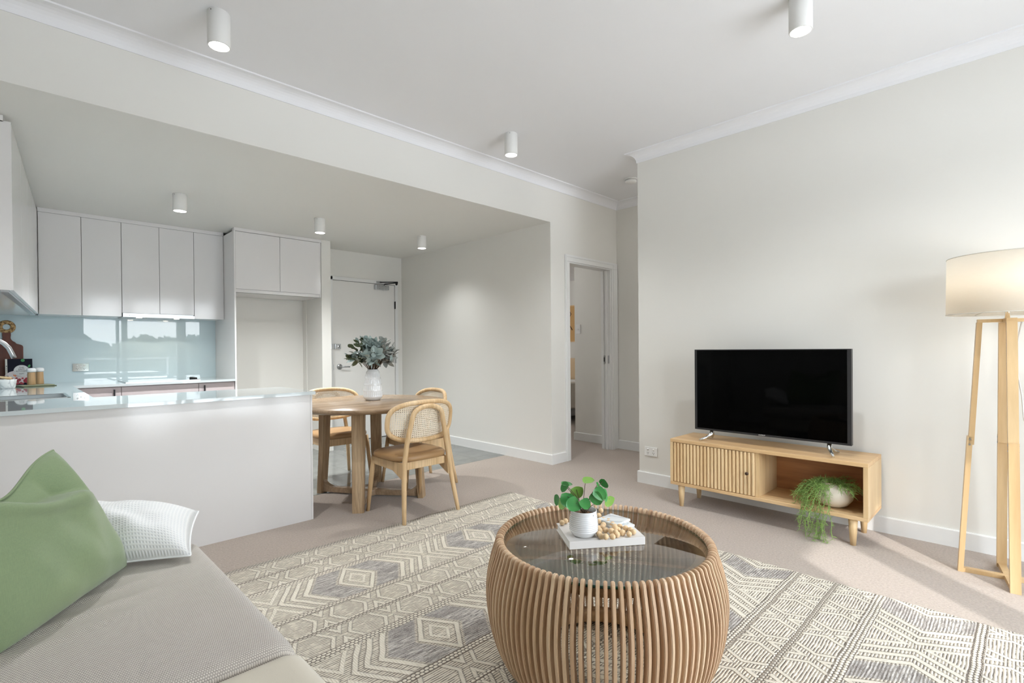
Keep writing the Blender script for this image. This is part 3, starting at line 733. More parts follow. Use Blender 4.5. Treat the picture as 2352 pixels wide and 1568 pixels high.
def gpo(name, label, o, xax, three=False, w=.118, hh=.075, mplate=M_whitep):
    t = thing(name, label, 'power outlet', o)
    fm = frame_m(o, xax, (0, 0, 1))
    obj('plate', xform(box(B(), -w/2, w/2, -hh/2, hh/2, 0, .009, .002), fm), mplate, t)
    for sx in (-1, 1):
        obj('switch', xform(lathe(B(), [(0, 0), (.0085, 0), (.0085, .003), (0, .004)], seg=16, capb=False), fm @ Matrix.Translation((sx*.026, .018, .009))), M_trim, t)
        pb = B()
        for (px, py, rz) in ((-.006, -.010, .5), (.006, -.010, -.5), (0, -.021, 0)):
            n = B(); box(n, -.0014, .0014, -.0035, .0035, 0, .0008); xform(n, Matrix.Translation((sx*.026+px, py, .009)) @ Matrix.Rotation(rz, 4, 'Z')); merge(pb, n)
        obj('socket', xform(pb, fm), M_black, t)
    if three: obj('switch', xform(lathe(B(), [(0, 0), (.0085, 0), (.0085, .003), (0, .004)], seg=16, capb=False), fm @ Matrix.Translation((0, .006, .009))), M_trim, t)
    return t
gpo('power_outlet', 'double power outlet on the aqua glass splashback', (.448, 6.335, 1.018), (1, 0, 0), True, mplate=M_chrome)
gpo('power_outlet', 'white double power outlet low on the wall left of the TV cabinet', (XW, 2.238, .279), (0, -1, 0))
t = thing('light_switch', 'white light switch on the hall wall through the doorway', 'light switch', (5.08, 3.97, 1.40))
obj('plate', box(B(), 5.071, 5.08, 3.935, 4.005, 1.345, 1.46, .002), M_whitep, t)
obj('rocker', box(B(), 5.066, 5.072, 3.96, 3.98, 1.39, 1.41, .001), M_trim, t)

# ---- worktop things
t = thing('chopping_board', 'dark walnut paddle board with a rattan-wrapped ring handle, leaning on the splashback', 'chopping board', (-.05, 6.29, ZT))
pts = []
def arc(cx, cz, r, a0, a1, n):
    return [(cx+r*math.cos(math.radians(a0+(a1-a0)*i/n)), cz+r*math.sin(math.radians(a0+(a1-a0)*i/n))) for i in range(n+1)]
cx = -.05
poly = [(cx+.105, 0), (cx+.105, .32)] + arc(cx+.085, .335, .02, 0, 70, 4) + [(cx+.06, .365)] + arc(cx+.07, .42, .045, 250, 160, 6) + [(cx+.027, .47)]
poly = poly + [(2*cx-x, z) for x, z in reversed(poly)]
lean = Matrix.Translation((0, 6.292, ZT)) @ Matrix.Rotation(math.radians(-3), 4, 'X')
obj('board', xform(prism(B(), poly, 0, .018, 'Y', .003), lean), M_boardw, t)
rg = B(); tube(rg, [(cx+.042*math.cos(a), .009, .513+.042*math.sin(a)) for a in [2*PI*i/28 for i in range(28)]], .0175, 10, True, flat=.7)
obj('ring_handle', xform(rg, lean), M_rattan, t)

t = thing('cookbook', 'dark cookbook with a round white title patch, standing against the chopping board', 'book', (.03, 6.2, ZT))
bm_ = Matrix.Translation((-.045, 6.175, ZT)) @ Matrix.Rotation(math.radians(7), 4, 'Z') @ Matrix.Rotation(math.radians(-6), 4, 'X')
obj('pages', xform(box(B(), .004, .157, .003, .017, .002, .226), bm_), M_page, t)
cvb = B(); box(cvb, 0, .16, 0, .003, 0, .23, .0005); box(cvb, 0, .16, .017, .02, 0, .23, .0005)
obj('cover', xform(cvb, bm_), simple('cookbook_cover', srgb(20, 22, 36), .6, spec=.15), t)
sp = obj('spine', xform(box(B(), -.012, .001, 0, .02, 0, .23, .001), bm_), simple('cookbook_spine', srgb(215, 212, 205), .5), t)
F2 = bm_ @ frame_m((0, 0, 0), (1, 0, 0), (0, 0, 1))
def disc(cx, cy, r, z, n=28, sx=1, rot=0):
    b = B(); lathe(b, [(r, 0), (r, .0006)], seg=n, capt=True); xform(b, F2 @ Matrix.Translation((cx, cy, z)) @ Matrix.Rotation(rot, 4, 'Z') @ Matrix.Diagonal((sx, 1, 1, 1))); return b
bowl = disc(.05, .04, .075, .0006); 
b = B(); n_ = 20
pp = [(.004, .02), (.004, .085)] + [(.05+.08*math.cos(a), .045+.08*math.sin(a)) for a in [math.radians(d) for d in range(150, 60, -10)]] + [(.12, .09), (.15, .02)]
prism(b, pp, .0004, .0008); xform(b, F2); bowl.free(); obj('cover_bowl_print', b, simple('print_pale', srgb(206, 196, 196), .4), t)
rb = B(); ob_ = B()
for i in range(22):
    px, py = random.uniform(.05, .152), random.uniform(.008, .068); merge(rb, disc(px, py, random.uniform(.007, .012), .001+i*.00005, 12))
for i in range(8): merge(ob_, disc(random.uniform(.02, .055), random.uniform(.035, .085), .005, .0012+i*.0001, 8, 2.2, random.random()*3))
obj('cover_berry_print', rb, [MB('print_berry').set(rough=.3).m], t); MATS['print_berry'].node_tree.nodes['Principled BSDF'].inputs[0].default_value = (*srgb(150, 30, 46), 1)
obj('cover_orange_print', ob_, simple('print_orange', srgb(214, 130, 84), .4), t)
M_pl = simple('print_leaf', srgb(60, 140, 80), .6); obj('cover_leaf_print', disc(.098, .216, .013, .001, 14, 1, 0), M_pl, t); obj('cover_leaf_print', disc(.138, .165, .008, .001, 12, 1.7, 1.2), M_pl, t)
obj('title_patch', disc(.088, .125, .05, .0024), simple('print_grey', srgb(206, 208, 208), .5), t)
for s_, yy, sz in (('THE', .152, .018), ('EASY', .137, .018), ('• KITCHEN •', .121, .017), ('BASICS', .099, .010)):
    text_obj('cover_text', s_, sz, M_black, t, F2 @ Matrix.Translation((.088, yy, .0031)), .0002)
text_obj('spine_text', '● THE EASY KITCHEN', .0105, M_black, sp, bm_ @ frame_m((-.0055, -.0006, .12), (0, 0, -1), (1, 0, 0)), .0002)

def mill(x, y, label):
    t = thing('pepper_mill', label, 'mill', (x, y, ZT+.012), group='wooden mills on the worktop')
    obj('mill_body', lathe(B(), [(.0, 0), (.027, 0), (.0285, .004), (.026, .05), (.025, .10), (.024, .104)], (x, y, ZT+.013), 24, capt=True, capb=False), wood('mill_wood', srgb(176, 140, 100), srgb(196, 162, 120), srgb(206, 176, 134), 'Z', 2) if 'mill_wood' not in MATS else MATS['mill_wood'], t)
    obj('mill_cap', lathe(B(), [(.022, .104), (.029, .108), (.031, .118), (.030, .132), (.024, .139), (0, .141)], (x, y, ZT+.013), 24, capb=True), M_ceramic, t)
mill(.098, 5.86, 'left one of two wooden mills with a white knob, in front of the cookbook')
mill(.150, 5.93, 'right one of two wooden mills with a white knob, clear of the cookbook')
t = thing('mortar_bowl', 'white marble bowl with a spoon beside the folded green cloth', 'bowl', (-.055, 5.66, ZT))
obj('bowl', lathe(B(), [(.0, 0), (.052, 0), (.058, .008), (.064, .055), (.066, .072), (.060, .072), (.056, .02), (0, .012)], (-.055, 5.66, ZT), 32, capb=False), M_marble, t)
obj('wooden_spoon', tube(B(), [(-.12, 5.66, ZT+.10), (-.07, 5.65, ZT+.088), (-.02, 5.64, ZT+.078)], [.006, .009, .013], 10, flat=.6), M_pineZ, t)
t = thing('tea_towel', 'folded olive green cloth under the wooden mills', 'cloth', (.12, 5.84, ZT))
for k, (z0, sc, m_) in enumerate(((0, 1.0, M_olive), (.0065, .94, _fabric('cloth_green', srgb(120, 126, 92), srgb(138, 142, 108))))):
    b = box(B(), -.11*sc, .11*sc, -.09*sc, .09*sc, z0, z0+.006, .0028)
    obj('fold', xform(b, Matrix.Translation((.12, 5.84, ZT)) @ Matrix.Rotation(math.radians(20-k*6), 4, 'Z')), m_, t)

# ================================================================= ceiling lights
def downlight(x, y, zt, label, group, r=.051, hgt=.165, power=27):
    t = thing('ceiling_spotlight', label, 'ceiling light', (x, y, zt), group=group)
    obj('housing', lathe(B(), [(r-.002, 0), (r, -.002), (r, -hgt+.004), (r-.002, -hgt), (r-.006, -hgt), (r-.006, -hgt+.004)], (x, y, zt), 40, capb=True), M_lamphouse, t)
    obj('lit_diffuser', xform(lathe(B(), [(r-.006, 0), (r-.006, .002)], seg=36, capt=True), Matrix.Translation((x, y, zt-hgt+.001))), M_emit, t)
    b = B(); tube(b, [(x-r*.8-.002, y-r*.6, zt-.012), (x-r*.8+.006, y-r*.6+.005, zt-.012)], .0022, 8); obj('fixing_screw', b, M_dkmetal, t)
    l = bpy.data.lights.new('spot_bulb', 'SPOT'); l.energy = power; l.spot_size = 2.3; l.spot_blend = 1.0; l.shadow_soft_size = .04; l.color = (.96, .99, 1)
    lo = bpy.data.objects.new('spot_bulb', l); COL.objects.link(lo); lo.location = (x, y, zt-hgt-.006)
downlight(.737, 2.80, ZC, 'white cylinder ceiling spotlight, leftmost on the living room ceiling', 'living room ceiling spotlights')
downlight(2.70, .757, ZC, 'white cylinder ceiling spotlight at the upper right, cut by the photo top', 'living room ceiling spotlights')
downlight(2.77, 2.81, ZC, 'white cylinder ceiling spotlight nearest the passage, middle of the living room ceiling', 'living room ceiling spotlights')
KH = .135
downlight(.958, 4.765, ZS, 'white cylinder spotlight on the kitchen ceiling in front of the wall cupboards', 'kitchen ceiling spotlights', .050, KH, 56)
downlight(2.10, 4.75, ZS, 'white cylinder spotlight, middle one of the lower kitchen ceiling by the fridge cupboard', 'kitchen ceiling spotlights', .050, KH, 56)
downlight(3.245, 4.72, ZS, 'white cylinder spotlight nearest the entry door and dining wall', 'kitchen ceiling spotlights', .050, KH, 13)
t = thing('smoke_alarm', 'round white smoke alarm on the passage ceiling', 'smoke alarm', (4.36, 2.74, ZC))
obj('alarm_base', lathe(B(), [(.062, 0), (.062, -.012), (.058, -.014)], (4.36, 2.74, ZC), 32, capb=True), M_whitep, t)
obj('alarm_cover', lathe(B(), [(.056, -.014), (.055, -.032), (.048, -.040), (0, -.042)], (4.36, 2.74, ZC), 32, capb=True), M_whitep, t)

# ================================================================= dining set
TC = (2.01, 3.685)
t = thing('dining_table', 'round mango-wood dining table on a crossed four-leg base', 'table', (TC[0], TC[1], 0))
obj('table_top', lathe(B(), [(.0, .712), (.56, .712), (.592, .724), (.605, .734), (.605, .747), (.601, .750), (0, .750)], (TC[0], TC[1], 0), 96, capb=False), M_mangotop, t)
for (fx, fy) in ((1.742, 3.352), (1.762, 4.085), (2.300, 3.322), (2.275, 4.030)):
    d = Vector((fx-TC[0], fy-TC[1], 0)).normalized(); s_ = Vector((-d.y, d.x, 0))
    top = Vector((TC[0], TC[1], 0))+d*.395; bot = Vector((TC[0], TC[1], 0))+d*.43
    b = B(); w0, w1, h0, h1 = .040, .046, .022, .024
    vs = []
    for (c, z, w, hh) in ((bot, 0, w0, h0), (top+d*.01, .36, .044, .024), (top, .712, w1, h1+.004)):
        vs.append([b.verts.new(c+s_*a*w+d*e*hh+Vector((0, 0, z))) for a, e in ((-1, -1), (1, -1), (1, 1), (-1, 1))])
    for A, C in zip(vs, vs[1:]):
        for k in range(4): b.faces.new((A[k], A[(k+1) % 4], C[(k+1) % 4], C[k]))
    b.faces.new(vs[0][::-1]); b.faces.new(vs[-1])
    bmesh.ops.bevel(b, geom=[e for e in b.edges if abs((e.verts[0].co-e.verts[1].co).z) > .1], offset=.004, segments=2, affect='EDGES')
    obj('leg', b, M_mango, t)
    # floor bar with a curved gusset at the leg
    b = B(); L0, L1 = .055, .41
    pr = [(L0, .012), (L1, .012), (L1, .14)] + [(L1-.10*(1-math.cos(math.radians(a))), .14-.085*math.sin(math.radians(a))) for a in (20, 40, 60, 80, 90)] + [(L0, .055)]
    prism(b, pr, -.024, .024, 'Y', .003)
    mm = Matrix.Identity(4)
    for i in range(3): mm[i][0] = d[i]; mm[i][1] = s_[i]
    mm[0][3], mm[1][3] = TC
    obj('floor_bar', xform(b, mm), M_mangotop, t)

obj('base_hub', lathe(B(), [(0, .010), (.062, .010), (.064, .013), (.064, .054), (.062, .057), (0, .057)], (TC[0], TC[1], 0), 32, capb=False), M_mangotop, t)

def make_chair():
    t = thing('dining_chair', '', 'chair')
    # bent back frame: two rear legs joined in an arch
    def side(s): return [(s*.226, -.243, 0), (s*.212, -.222, .12), (s*.197, -.200, .26), (s*.182, -.186, .40), (s*.163, -.184, .52), (s*.142, -.190, .62), (s*.128, -.195, .68)]
    arch = [(.122*math.cos(a)*1.0, -.198-.004*math.sin(a), .69+.082*math.sin(a)**.8) for a in [PI*i/12 for i in range(1, 12)]]
    pts = side(1)+arch+side(-1)[::-1]
    rs = [.0135, .0155]+[.0172]*(len(pts)-4)+[.0155, .0135]
    b = B(); tube(b, pts, rs, 14); obj('back_frame', b, M_ash, t)
    # stadium hoop, gently wrapped forward
    W, Hh, cz_ = .262, .133, .667
    def wrap(x, z): return (x, -.168+.95*x*x - .02*(z-cz_)/.13, z)
    hp = []; R_h = Hh*.98
    for i in range(64):
        a = 2*PI*i/64; ca, sa = math.cos(a), math.sin(a)
        x = math.copysign(abs(ca)**.74, ca)*W; z = math.copysign(abs(sa)**.64, sa)*Hh
        hp.append(wrap(x, cz_+z))
    b = B(); tube(b, hp, .0165, 12, True); obj('backrest_hoop', b, M_ash, t)
    b = B(); rows = []
    n1, n2 = 28, 14
    for j in range(n2+1):
        row = []
        for i in range(n1+1):
            u = -1+2*i/n1; v = -1+2*j/n2
            # map square to superellipse
            uu = u*math.sqrt(1-v*v*.5); vv = v*math.sqrt(1-u*u*.5)
            rr = math.hypot(uu, vv) or 1e-6; an = math.atan2(vv, uu); ca, sa = math.cos(an), math.sin(an)
            x = rr*math.copysign(abs(ca)**.74, ca)*(W-.008); z = rr*math.copysign(abs(sa)**.64, sa)*(Hh-.008)
            row.append(b.verts.new(wrap(x, cz_+z)))
        rows.append(row)
    for j in range(n2):
        for i in range(n1):
            f = b.faces.new((rows[j][i], rows[j][i+1], rows[j+1][i+1], rows[j+1][i])); f.smooth = True
    pan = obj('cane_panel', b, M_cane, t)
    sm = pan.modifiers.new('thickness', 'SOLIDIFY'); sm.thickness = .002
    # seat pad
    b = B(); nn = 48; rings = []
    def sq(a, sx, sy0, sy1):
        ca, sa = math.cos(a), math.sin(a); e = .62
        x = math.copysign(abs(ca)**e, ca)*sx; y = math.copysign(abs(sa)**e, sa)
        y = y*(sy1 if y > 0 else sy0)
        return x*(1+.05*y/.2), y
    for k, z in ((.90, .398), (.985, .405), (1.0, .418), (.985, .432), (.93, .441), (.8, .446), (.55, .449), (.25, .450)):
        rings.append([b.verts.new((sq(2*PI*i/nn, .225, .205, .245)[0]*k, .01+sq(2*PI*i/nn, .225, .205, .245)[1]*k, z)) for i in range(nn)])
    for A, C in zip(rings, rings[1:]):
        for i in range(nn): b.faces.new((A[i], A[(i+1) % nn], C[(i+1) % nn], C[i])).smooth = True
    b.faces.new(rings[0][::-1]); b.faces.new(rings[-1]).smooth = True
    obj('seat', b, M_leather, t)
    b = B(); box(b, -.175, .175, .175, .197, .335, .398, .004); obj('front_rail', b, M_ash, t)
    b = B(); box(b, -.165, .165, -.165, -.143, .345, .398, .004); obj('rear_rail', b, M_ash, t)
    for s in (-1, 1):
        b = B(); prism(b, [(-.200, .27), (-.160, .285), (-.05, .335), (.19, .345), (.19, .398), (-.19, .398)], -.011, .011, 'X', .003)
        xform(b, Matrix.Translation((s*.187, 0, 0)) @ Matrix.Rotation(-s*math.radians(2), 4, 'Z')); obj('side_rail', b, M_ash, t)
    for s in (-1, 1):
        b = B(); tube(b, [(s*.196, .196, .40), (s*.208, .212, .25), (s*.224, .238, 0)], [.0175, .0175, .0125], 14); obj('leg', b, M_ash, t)
    return t
CH = [((2.032, 3.10), 0, 'cane-back dining chair seen from behind at the rug edge, tan seat'),
      ((2.516, 3.735), math.radians(84), 'cane-back dining chair on the far right of the table, toward the dining wall'),
      ((2.062, 4.375), math.radians(177), 'cane-back dining chair across the table, half hidden behind the peninsula')]
ch0 = make_chair()
for i, ((x, y), rz, lab) in enumerate(CH):
    c = ch0 if i == 0 else copy_tree(ch0)
    c.location = (x, y, 0); c.rotation_euler = (0, 0, rz); c['label'] = lab; c['group'] = 'cane-back chairs around the dining table'

# ---- leaves helper
def leaf(bm, base, direc, up, L, W, curl=.2, n=5, shape='oval', mi=0):
    d = Vector(direc).normalized(); up = Vector(up); s = d.cross(up)
    s = s.normalized() if s.length > 1e-4 else Vector((1, 0, 0)); nrm = s.cross(d).normalized()
    rows = []
    for i in range(n+1):
        t = i/n
        w = W*(math.sin(PI*min(1, t*.93+.07))**.75) if shape == 'oval' else W*math.sqrt(max(0, 1-(2*t-1)**2))
        if shape == 'heart': w = W*(math.sqrt(max(0, 1-(1.6*t-.6)**2)) if t > .02 else .35)
        c = Vector(base)+d*L*t - nrm*curl*L*t*t
        rows.append([bm.verts.new(c-s*w+nrm*W*.18), bm.verts.new(c), bm.verts.new(c+s*w+nrm*W*.18)])
    for A, C in zip(rows, rows[1:]):
        for k in range(2):
            f = bm.faces.new((A[k], A[k+1], C[k+1], C[k])); f.smooth = True; f.material_index = mi

# vase with pressed dashes, and the bunch in it
VX, VY = 2.098, 3.772
def vfn(r, z, a):
    if z < .03 or z > .225: return r
    band_ = (z-.03) % .05
    if .008 < band_ < .042:
        k = (a*30/(2*PI)) % 1
        if .3 < k < .7: return r-.0028
    return r
prof = [(0, 0), (.054, 0), (.062, .004), (.074, .022)]
zz = .03
while zz < .232:
    q = (zz-.03)/.20; prof.append((.0765+.0015*math.sin(q*3)-.024*q**1.6, zz)); zz += .0045
prof += [(.0515, .236), (.044, .245), (.043, .252), (.040, .252), (.040, .24)]
t = thing('ceramic_vase', 'tall white ceramic vase with rows of pressed dashes on the dining table', 'vase', (VX, VY, .75))
obj('vase_body', lathe(B(), prof, (VX, VY, .75), 180, vfn, capb=False), M_ceramic, t)
t = thing('foliage_bunch', 'bunch of grey-green velvety foliage in the dining table vase', 'plant', (VX, VY, .98))
random.seed(11)
sb_, fb1 = B(), B()
for i in range(58):
    az = random.uniform(0, 2*PI); el = random.uniform(-.32, 1.25); R = random.uniform(.75, 1.0)
    hx, hz = .205*R*math.cos(el), .185*R*math.sin(el)
    cx_, cy_, cz_ = VX+.015+hx*math.cos(az), VY+hx*math.sin(az), 1.085+hz
    p0 = Vector((VX+.02*math.cos(az), VY+.02*math.sin(az), .985)); p2 = Vector((cx_, cy_, cz_)); p1 = (p0+p2)/2+Vector((0, 0, .035))
    tube(sb_, [p0, p1, p2], .0016, 5)
    right = (p2-Vector((VX, VY, 0))).dot(R2) 
    for k in range(9):
        q = .45+.6*(k/8); c = p0.lerp(p1, q*2) if q < .5 else p1.lerp(p2, min(1.0, q*2-1))
        dd = (p2-p0).normalized()*.55+Vector((random.gauss(0, .6), random.gauss(0, .6), random.gauss(.1, .5)))
        mi = 1 if right > .06 and random.random() < .8 else (2 if right < -.09 and random.random() < .5 else 0)
        leaf(fb1, c, dd, (random.gauss(0, .5), random.gauss(0, .5), 1), random.uniform(.045, .075), random.uniform(.013, .022), random.uniform(-.1, .4), 5, mi=mi)
# larger front leaves facing the room
c0 = Vector((VX-.05, VY-.13, 1.125))
for a, L_ in ((95, .075), (35, .085), (-12, .09), (-120, .10), (185, .085)):
    dd = R2*math.cos(math.radians(a))+Vector((0, 0, 1))*math.sin(math.radians(a))-F_*.25
    leaf(fb1, c0, dd, -F_, L_, .030, .15, 7, mi=0)
obj('stems', sb_, M_stem, t); obj('foliage', fb1, [M_sage, M_sage2, M_olive], t)

# ================================================================= TV cabinet and television
t = thing('tv_cabinet', 'long pine TV cabinet with a reeded sliding door and open shelf', 'cabinet', (3.64, 1.24, 0))
UX0, UX1, UY0, UY1, UZ0, UZ1 = 3.443, 3.815, .632, 1.847, .155, .490
obj('top_board', box(B(), UX0, UX1, UY0, UY1, UZ1-.024, UZ1, .003), M_pineY, t)
obj('bottom_board', box(B(), UX0, UX1, UY0, UY1, UZ0, UZ0+.022, .003), M_pineY, t)
obj('side_panel', box(B(), UX0, UX1, UY0, UY0+.024, UZ0+.022, UZ1-.024, .001), M_pineZ, t)
obj('side_panel', box(B(), UX0, UX1, UY1-.02, UY1, UZ0+.022, UZ1-.024, .001), M_pineZ, t)
obj('divider', box(B(), UX0+.01, UX1-.02, 1.228, 1.250, UZ0+.022, UZ1-.024, .001), M_pineZ, t)
obj('back_board', box(B(), UX1-.02, UX1-.008, UY0+.02, UY1-.02, UZ0+.02, UZ1-.02), M_pinedk, t)
b = B(); n = 23; ya, yb_ = 1.251, UY1-.021; st = (yb_-ya)/n
box(b, UX0+.014, UX0+.024, ya, yb_, UZ0+.024, UZ1-.026)
for i in range(n):
    yc = ya+st*(i+.5); prof_ = [(UX0+.015, yc-st*.46), (UX0+.006, yc-st*.36), (UX0+.002, yc-st*.14), (UX0+.002, yc+st*.14), (UX0+.006, yc+st*.36), (UX0+.015, yc+st*.46)]
    prism(b, prof_, UZ0+.026, UZ1-.027)
dd = obj('reeded_door', b, M_pineZ, t)
b = xform(lathe(B(), [(0, 0), (.005, 0), (.006, .008), (.011, .014), (.011, .02), (.006, .024), (0, .025)], seg=20, capb=False), frame_m((UX0+.003, 1.295, .325), (0, -1, 0), (0, 0, 1)))
obj('knob', b, simple('bronze_knob', srgb(74, 58, 48), .3, .7), dd)
for lx_ in (3.475, 3.755):
    for ly_, sy in ((.712, -1), (1.775, 1)):
        b = B(); tube(b, [(lx_, ly_, UZ0), (lx_, ly_, .09), (lx_, ly_+sy*.0, 0)], [.024, .021, .0145], 18); obj('leg', b, M_pineZ, t)

t = thing('television', 'flat black television on curved chrome feet on the pine cabinet', 'television', (3.60, 1.22, UZ1))
TX, TY0, TY1, TZ0, TZ1 = 3.565, .735, 1.712, .561, 1.143
rt = rot_about((TX, (TY0+TY1)/2, 0), 0)
obj('casing', box(B(), TX, TX+.035, TY0, TY1, TZ0, TZ1, .003), M_black, t)
obj('bezel', box(box(box(box(B(), TX-.003, TX+.004, TY0, TY0+.022, TZ0, TZ1, .001), TX-.003, TX+.004, TY1-.018, TY1, TZ0, TZ1, .001), TX-.003, TX+.004, TY0+.02, TY1-.016, TZ1-.006, TZ1, .001), TX-.003, TX+.004, TY0+.02, TY1-.016, TZ0, TZ0+.013, .001), M_bezel, t)
obj('screen', box(B(), TX-.002, TX+.002, TY0+.021, TY1-.017, TZ0+.012, TZ1-.005), M_screen, t)
text_obj('brand_mark', 'AUSPROP', .010, M_whitep, t, frame_m((TX-.0035, 1.245, TZ0+.0065), (0, -1, 0), (0, 0, 1)), .0003)
for fy, s in ((1.595, 1), (.855, -1)):
    b = B()
    tube(b, [(TX+.018, fy, TZ0+.01), (TX+.01, fy, TZ0-.03), (TX-.03, fy+s*.02, UZ1+.022), (TX-.085, fy+s*.045, UZ1+.008)], [.013, .013, .0095, .0065], 12)
    tube(b, [(TX+.018, fy, TZ0+.01), (TX+.03, fy, TZ0-.03), (TX+.06, fy+s*.015, UZ1+.018), (TX+.10, fy+s*.03, UZ1+.008)], [.013, .013, .009, .0065], 12)
    obj('stand_foot', b, M_chrome, t)

# round pot with trailing rhipsalis on the open shelf
PX_, PY_, PZ_ = 3.585, .832, UZ0+.022
t = thing('plant_pot', 'round cream stoneware pot on the open shelf of the TV cabinet', 'plant pot', (PX_, PY_, PZ_))
obj('pot', lathe(B(), [(0, 0), (.035, 0), (.07, .015), (.097, .05), (.103, .085), (.095, .118), (.075, .140), (.055, .148), (.050, .146), (.06, .13)], (PX_, PY_, PZ_), 40, capb=False), M_potmatte, t)
t = thing('trailing_plant', 'fine-leaved trailing green plant spilling from the pot down to the carpet', 'plant', (PX_, PY_, PZ_+.13))
random.seed(5); b = B()
def strand(p, v, n, st, drop, r=.0014, br=3):
    pts = [Vector(p)]; v = Vector(v)
    for i in range(n):
        v = v+Vector((random.gauss(0, .12), random.gauss(0, .14), -drop+random.gauss(0, .08))); v.normalize()
        q = pts[-1]+v*st
        if q.x > 3.36 and UX0-.02 < q.x and q.z < PZ_+.01 and q.x > UX0-.012: q.x = max(UX0-.02-random.random()*.02, q.x-.012); q.z = max(q.z, PZ_+.004) if q.x > UX0-.012 else q.z
        dx, dy = q.x-PX_, q.y-PY_
        if q.z < PZ_+.14 and math.hypot(dx, dy) < .112:
            k = .114/max(.01, math.hypot(dx, dy)); q.x, q.y = PX_+dx*k, PY_+dy*k
        if q.z > UZ1-.04: q.z = UZ1-.04
        if q.x > UX1-.04: q.x = UX1-.04
        if q.y < UY0+.04: q.y = UY0+.04
        q.z = max(q.z, .006)
        pts.append(q)
        for k in range(br):
            dv = (v*.5+Vector((random.gauss(0, .6), random.gauss(0, .6), random.gauss(0, .5)))).normalized(); L_ = random.uniform(.012, .032)
            e = q+dv*L_; e.z = max(e.z, .004)
            tube(b, [q, (q+e)/2+Vector((0, 0, .002)), e], [.0011, .001, .0005], 4, caps=False)
    tube(b, pts, r, 5, caps=False)
top = (PX_, PY_, PZ_+.145)
for i in range(46):   # crown on top of the pot
    a = random.uniform(0, 2*PI); strand((PX_+random.uniform(-.05, .05), PY_+random.uniform(-.05, .05), PZ_+.14), (math.cos(a)*.8-.2, math.sin(a)*.8+.2, .5), random.randint(4, 8), .014, .16)
for i in range(16):   # left side fall
    strand((PX_-.03, PY_+.05, PZ_+.145), (-.45, .8, .35), random.randint(9, 15), .016, .17)
for i in range(17):   # front curtain to the floor
    strand((PX_-.05, PY_+random.uniform(-.0, .06), PZ_+.14), (-.9, .22+random.gauss(0, .2), .1), random.randint(14, 24), .017, .22)
for i in range(5):
    strand((UX0-.02, PY_+.03+random.uniform(-.02, .03), .12), (-.1, .0, -1), 8, .018, .05, br=4)
for i in range(7): strand((PX_-.02, PY_-.03, PZ_+.14), (-.4, -.7, .3), random.randint(5, 9), .015, .12)
obj('foliage', b, M_rhip, t)
b = B(); lathe(b, [(.052, 0), (.04, .006), (0, .01)], (PX_, PY_, PZ_+.135), 20); obj('soil', b, M_soil, t)

# ================================================================= floor lamp
LC = Vector((3.49, .067, 0))
t = thing('floor_lamp', 'tall floor lamp with a wide linen drum shade on pale timber frame legs', 'floor lamp', LC)
for k in range(4):
    a = math.radians(9+90*k); d = Vector((math.cos(a), math.sin(a), 0)); s_ = Vector((-d.y, d.x, 0)); up_ = Vector((0, 0, 1))
    def board(p0, p1, w, th, b=None, nd=None):
        b = b or B(); p0, p1 = Vector(p0), Vector(p1); ax = (p1-p0).normalized(); nn = s_.cross(ax).normalized()
        vs = [[b.verts.new(c+s_*e*w/2+nn*g*th/2) for e, g in ((-1, -1), (1, -1), (1, 1), (-1, 1))] for c in (p0, p1)]
        for i in range(4): b.faces.new((vs[0][i], vs[0][(i+1) % 4], vs[1][(i+1) % 4], vs[1][i]))
        b.faces.new(vs[0][::-1]); b.faces.new(vs[1]); return b
    A0 = LC+d*.178; A1 = LC+d*.140+up_*.675; A2 = LC+d*.103+up_*1.272
    lower = obj('leg', board(A0+up_*.0, A1+up_*.02, .038, .021), M_lampwood, t)
    obj('upper_leg', board(A1-d*.004-up_*.02, A2, .038, .021), M_lampwood, t)
    b = B()
    for zz in (.658, .684):
        p = LC+d*(.155)+up_*zz; 
    for sg in (-1, 1):
        for zz in (.655, .683):
            c = LC+d*(.141+(.675-zz)*.055)+s_*sg*.0192+up_*zz
            tube(b, [c, c+s_*sg*.0015], .0045, 10)
    obj('joint_screws', b, M_steel, lower)
    obj('floor_bar', board(LC+d*.0152+up_*.0105, A0+up_*.0105, .030, .020), M_lampwood, t)
    obj('top_bar', board(LC+d*.0192+up_*1.279, A2+d*.008+up_*.007, .038, .016), M_lampwood, t)
rl_ = Matrix.Translation(LC) @ Matrix.Rotation(math.radians(9), 4, 'Z')
obj('floor_hub', xform(box(B(), -.0148, .0148, -.0148, .0148, .0008, .0202), rl_), M_lampwood, t)
obj('top_hub', xform(box(B(), -.0188, .0188, -.0188, .0188, 1.2712, 1.2868), rl_), M_lampwood, t)
obj('pole', tube(B(), [LC+Vector((0, 0, 1.28)), LC+Vector((0, 0, 1.43))], .010, 16), M_chrome, t)
SR = .228
b = B(); lathe(b, [(SR+.004, 1.312), (SR, 1.598)], LC, 72, capb=False); sh = obj('lamp_shade', b, M_shade, t)
sm = sh.modifiers.new('thickness', 'SOLIDIFY'); sm.thickness = .0015
b = B(); tube(b, [LC+Vector(((SR+.004)*math.cos(a), (SR+.004)*math.sin(a), 1.313)) for a in [2*PI*i/48 for i in range(48)]], .002, 6, True)
M_wire = simple('shade_wire', srgb(205, 200, 190), .5); obj('shade_ring', b, M_wire, t); b = B()
tube(b, [LC+Vector((SR*math.cos(a), SR*math.sin(a), 1.597)) for a in [2*PI*i/48 for i in range(48)]], .002, 6, True); obj('shade_ring', b, M_wire, t); b = B()
for k in range(3):
    a = 2*PI*k/3+.6; tube(b, [LC+Vector((0, 0, 1.36)), LC+Vector((SR*math.cos(a), SR*math.sin(a), 1.318))], .0016, 6)
obj('shade_spider', b, M_wire, t)
